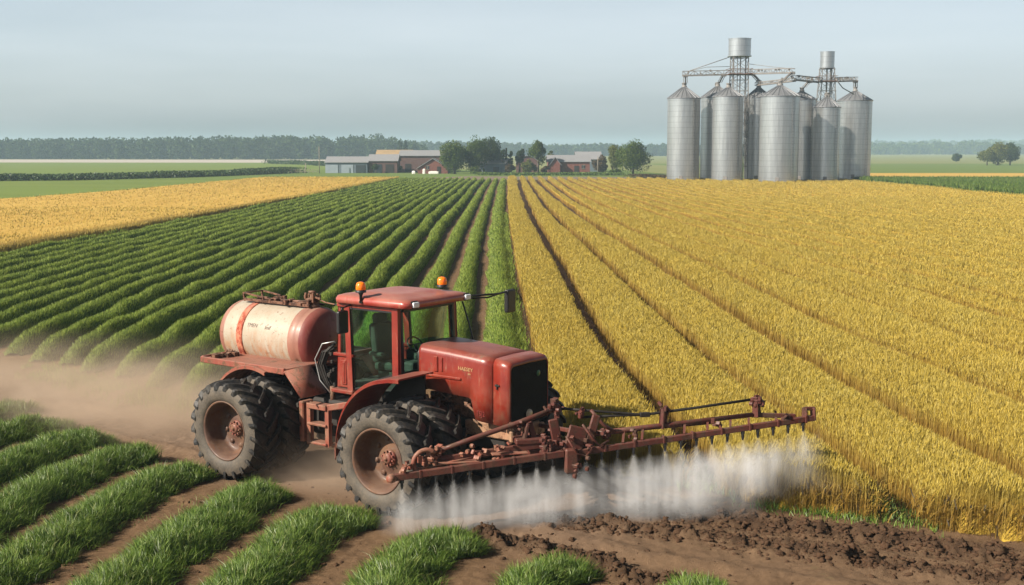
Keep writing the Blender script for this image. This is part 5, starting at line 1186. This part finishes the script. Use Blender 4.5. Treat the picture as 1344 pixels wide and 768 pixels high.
for i in range(30): m.box((random.uniform(.3, 1.0), random.uniform(.2, .6), random.uniform(.1, .4)), (random.uniform(-3.5, 3.5), random.uniform(-.8, .8), random.uniform(.1, .5)), Matrix.Rotation(random.uniform(0, 3), 3, random.choice('XYZ')), bev=.02)
o = m.build('scrap_heap', M['wood']); o.location = ((858 - 672) * 262 / 1600, 262, 0); tag(o, 'low heap of weathered timber at the left foot of the silos', 'scrap heap')

# ------------------------------------------------------------------ trees
def tree(px, y, ztop, wpx, label, mat='leaf', name='tree', base=None, cards_n=3400, leaf=.38, shape='round', trunk_h=None, cat='tree', g=None, lobes=22):
    s = y / 1600.0; x = (px - 672) * s; w = wpx * s / 2; o = empty(name, (x, y, 0)); tag(o, label, cat, g)
    zb = base if base is not None else ztop * .18; cz = (ztop + zb) / 2; hz = (ztop - zb) / 2
    C = []
    for i in range(lobes):
        while True:
            p = rng.uniform(-1, 1, 3)
            if .2 < np.linalg.norm(p) < .72: break
        k = 1.0
        if shape == 'cone': k = np.interp(p[2], [-1, 1], [1.0, .12])
        if shape == 'column': k = np.interp(p[2], [-1, .6, 1], [1, .9, .3])
        if shape == 'loose': k = np.interp(p[2], [-1, -.2, 1], [.8, 1.0, .55])
        C.append((p[0] * w * k, p[1] * w * k, cz + p[2] * hz * .9, rng.uniform(.34, .52) * (.6 if shape in ('cone', 'column') else 1)))
    P = []; r = []
    per = int(cards_n * 1.5) // lobes
    for cx, cyy, c2, rr in C:
        q = rng.normal(size=(per, 3)); q /= np.linalg.norm(q, axis=1)[:, None]; q *= (rng.random(per) ** .35)[:, None] * rr * min(w, hz)
        q *= rng.uniform(.75, 1.25, 3); P.append(q + [cx, cyy, c2]); r.append(np.clip(rng.random(per) * .7 + rng.random() * .3, 0, 1))
    P = np.concatenate(P); r = np.concatenate(r); P[:, 2] = np.clip(P[:, 2], .15, None); cn = (P - [0, 0, cz * .75]) / [w, w, hz]; cn /= np.linalg.norm(cn, axis=1)[:, None]; b = Bag(); b.add(*cards(P, leaf * rng.uniform(.6, 1.3, len(P)), r, cn=cn * .6)); b.build('crown', M[mat], o)
    m = MB(); th = trunk_h or cz; m.tube([(0, 0, -.1), (.05, 0, th * .5), (0, .05, th)], [.035 * ztop, .026 * ztop, .012 * ztop], 8)
    for cx, cyy, c2, rr in C[:8]: m.tube([(0, 0, max(.3, min(th * .7, c2 - .6))), (cx * .5, cyy * .5, (c2 + th * .6) / 2), (cx * .85, cyy * .85, c2)], [.016 * ztop, .010 * ztop, .004 * ztop], 6)
    m.build('trunk', M['bark'], o); return o
tg = 'trees round the farmyard'
tree(597, 318, 9.9, 42, 'big light green tree left of the group, beside the red gable', g=tg, cards_n=5200, base=.0, lobes=34)
tree(624, 322, 10.6, 42, 'tallest bushy green tree in the middle of the group', g=tg, cards_n=5200, base=.1, lobes=34)
tree(643, 328, 10.3, 36, 'darker tree at the right of the big group', 'leaf_dark', g=tg, cards_n=4200, base=1.4, lobes=28)
tree(660, 326, 7.6, 13, 'narrow dark green conifer left of the spire', 'leaf_dark', g=tg, shape='column', cards_n=2000, base=.4, lobes=16)
tree(664.5, 330, 9.6, 5, 'thin spire topped tree, pointed and pale', 'leaf_olive', g=tg, shape='cone', cards_n=1400, base=1, lobes=16)
tree(670, 327, 7.3, 10, 'narrow dark green conifer right of the spire', 'leaf_dark', g=tg, shape='column', cards_n=1600, base=.4, lobes=14)
tree(682, 332, 7.5, 14, 'small rounded dark tree standing alone behind the curved roof', 'leaf_dark', g=tg, cards_n=2200, base=1.6, lobes=14)
tree(706, 326, 9.6, 28, 'loose light green tree with gaps, left of the red barn', g=tg, shape='loose', cards_n=2600, base=1.4, lobes=20)
tree(722, 380, 7.6, 12, 'small hazy tree behind the red barn roof', 'leaf_olive', g=tg, cards_n=1200, base=1, lobes=10)
tree(830, 312, 9.2, 48, 'large round dense tree beside the silos', g=tg, cards_n=6500, base=-.3, lobes=44)
tree(808, 318, 8.0, 26, 'olive tree leaning against the left of the round tree', 'leaf_olive', g=tg, cards_n=2800, base=.8, lobes=20)
tree(803, 345, 8.4, 14, 'thin airy tree top behind the olive tree', 'leaf_olive', g=tg, shape='loose', cards_n=900, base=3, lobes=12, leaf=.3)
tree(787, 322, 5.0, 22, 'dark brownish bush behind the short pole', 'leaf_brown', 'bush', g='bushes in the farmyard', cat='bush', cards_n=2200, base=.2, lobes=18)
tree(694, 322, 3.6, 24, 'round olive bush in front of the curved roof', 'leaf_olive', 'bush', g='bushes in the farmyard', cat='bush', cards_n=2200, base=.1, lobes=16)
tree(669, 321, 2.8, 16, 'low brown bush under the conifers', 'leaf_brown', 'bush', g='bushes in the farmyard', cat='bush', cards_n=1200, base=.1, lobes=10)
tree(625, 315, 2.2, 30, 'low leafy bush at the foot of the big group', 'leaf', 'bush', g='bushes in the farmyard', cat='bush', cards_n=1600, base=.1, lobes=14)
tree(715, 321, 2.2, 14, 'low flowering bush at the left corner of the red barn', 'leaf_brown', 'bush', g='bushes in the farmyard', cat='bush', cards_n=900, base=.1, lobes=10)
tree(806, 312, 1.5, 26, 'low pale leafy bush left of the round tree trunk', 'leaf', 'bush', g='bushes in the farmyard', cat='bush', cards_n=900, base=.05, lobes=10)
tree(494, 329, 2.6, 12, 'green bush in front of the shorter shed', 'leaf_dark', 'bush', g='bushes in the farmyard', cat='bush', cards_n=1000, base=.1, lobes=10)
tree(524, 336, 2.2, 9, 'small pale bush by the corner of the purple brown barn', 'leaf_olive', 'bush', g='bushes in the farmyard', cat='bush', cards_n=600, base=.1, lobes=8)
tree(526, 640, 13.6, 8, 'dark narrow poplar at the forest edge, left of the pair', 'leaf_dark', g='poplars at the forest edge', shape='column', cards_n=1600, base=.5, leaf=.8, lobes=22)
tree(533, 640, 13.2, 7, 'dark narrow poplar at the forest edge, right of the pair', 'leaf_dark', g='poplars at the forest edge', shape='column', cards_n=1600, base=.5, leaf=.8, lobes=22)
for px, ww, zt, mt, lab in ((1292, 24, 8.0, 'leaf_olive', 'olive tree at the left end of the grove on the right'), (1306, 30, 9.6, 'leaf_olive', 'tall olive tree in the middle of the grove on the right'), (1322, 28, 9.9, 'leaf_dark', 'dark tree at the right end of the grove on the right')):
    tree(px, 500, zt, ww, lab, mt, g='grove of trees in the right meadow', cards_n=3600, base=.2, leaf=.55, lobes=30)
tree(1252, 640, 5.0, 18, 'lone round bush in the meadow left of the grove', 'leaf_dark', 'bush', cat='bush', cards_n=1400, base=.1, leaf=.6, lobes=14)
if False: tree(1191, 900, 5.5, 9, 'tiny far bush beyond the meadow right of the silos', 'leaf_dark', 'bush', cat='bush', cards_n=700, base=.1, leaf=.8, lobes=10)
# hedge across the left meadow
def band(name, pts, h, w, dens, leaf, mat, label, cat, kind=None, hvar=.25):
    P = np.array(pts, float); s = np.concatenate([[0], np.cumsum(np.hypot(*np.diff(P, axis=0).T))]); n = int(s[-1] * dens); t = rng.uniform(0, s[-1], n)
    hh = h * (1 + hvar * 2 * fbm(t * .06, t * 0, 5, 4)); x = np.interp(t, s, P[:, 0]) + rng.normal(0, w * .4, n); y = np.interp(t, s, P[:, 1]) + rng.normal(0, w * .4, n)
    b = Bag(); b.add(*cards(np.stack([x, y, hh * rng.random(n) ** .7 + .05], 1), leaf * rng.uniform(.6, 1.4, n))); o = b.build(name, M[mat]); tag(o, label, cat, kind=kind); return o
band('hedge', [(-175, 240), (-120, 242), (-92, 252), (-75, 280), (-64, 318), (-60, 335)], 1.35, 4, 190, .5, 'hedge', 'long dark green hedge crossing the meadow on the left', 'hedge')
band('hedge', [(-110, 560), (-86, 520), (-72, 480)], 1.6, 5, 50, .7, 'hedge', 'small dark scrubby hedge left of the short dark post', 'hedge')
band('scrub', [(-8, 302), (5, 300), (22, 300), (27, 302)], .7, 3, 160, .35, 'corn', 'low green scrub along the far side of the dirt road', 'scrub', 'stuff')
band('scrub', [(26, 262), (30, 262), (34, 259)], 1.0, 3, 160, .3, 'leaf_brown', 'dry brown scrub beside the left end silo', 'scrub', 'stuff')
# tall green crop beyond the right edge of the wheat
n = 26000; x = 66 + 44 * rng.random(n) ** 1.5; y = rng.uniform(140, 238, n); ok = (x < .46 * y + 3) ; x, y = x[ok], y[ok]; n = len(x); cb = Bag()
hh = 1.35 + .25 * fbm(x * .2, y * .2, 7, 3); cb.add(*blades(np.stack([x, y, np.where(x < 68.5, 0, .5)], 1), np.where(x < 68.5, hh, hh - .5) * rng.uniform(.8, 1.15, n), rng.uniform(.09, .22, n), rng.uniform(0, 6.28, n), rng.uniform(.1, .8, n)))
tall = cb.build('tall_crop', M['corn']); tag(tall, 'strip of tall green crop along the right edge of the wheat', 'crop', kind='stuff')
m = MB(); m.box((48, 98, 1.05), (90.6, 189, .52)); m.build('tall_crop_underlayer', M['green_sheet'], tall)
# far-off woods
def woods(name, segs, dens, leaf, mat, label):
    b = Bag()
    for (x0, y0, h0), (x1, y1, h1), dep in segs:
        L_ = math.hypot(x1 - x0, y1 - y0); nt = int(L_ * dep / dens)
        for i in range(nt):
            t = random.random(); q = random.random(); x = x0 + (x1 - x0) * t; y = y0 + (y1 - y0) * t + dep * q; h = (h0 + (h1 - h0) * t) * random.uniform(.70, 1.10) * (.86 + .14 * min(1, q * 3)); w = h * random.uniform(.26, .42)
            k = 90 if q > .35 else 190
            c = rng.normal(size=(k, 3)); c /= np.linalg.norm(c, axis=1)[:, None]; c *= (rng.random(k) ** .3)[:, None]
            P = c * [w, w, h * .5] + [x, y, h * .52]; P[:, 2] = np.maximum(P[:, 2], .3)
            b.add(*cards(P, leaf * rng.uniform(.7, 1.4, k), np.clip(rng.random(k) * .6 + random.random() * .4, 0, 1)))
    o = b.build(name, M[mat]); tag(o, label, 'woodland', kind='stuff'); return o
woods('woodland', [((-560, 850, 14.5), (-330, 830, 13.5), 70), ((-330, 830, 13.6), (-190, 810, 15.0), 70), ((-190, 810, 15.0), (-85, 800, 16), 60), ((-85, 800, 16), (-58, 800, 9), 50)], 26, 1.8, 'leaf_dark', 'hazy green woodland along the far left horizon')
woods('woodland', [((-110, 1250, 15), (40, 1250, 12), 60), ((40, 1250, 12), (330, 1300, 11), 60)], 50, 3.2, 'leaf_dark', 'thin hazy woodland on the horizon behind the farm')
woods('woodland', [((330, 1650, 13), (520, 1650, 14), 80), ((470, 1700, 15), (680, 1700, 18), 80), ((640, 1700, 18), (760, 1720, 11), 80)], 90, 4.5, 'leaf', 'blue hazy woodland right of the silos')
woods('woodland', [((620, 2500, 22), (1150, 2500, 27), 120), ((1050, 2500, 27), (1500, 2500, 30), 120)], 260, 9, 'leaf', 'faintest wooded ridge on the right horizon')

# ------------------------------------------------------------------ haze: one box of even, pale air round everything
m = MB(); m.box((7000, 3600, 36.0), (0, 1700, 35.0 / 2 - .6))
hz = m.build('haze', vol_mat('haze', lambda t, v: (t.put(v.inputs['Density'], 0.00036), t.put(v.inputs['Color'], (0.58, 0.80, 1.0)))))
tag(hz, 'pale blue summer haze over the farmland', 'haze', kind='stuff')
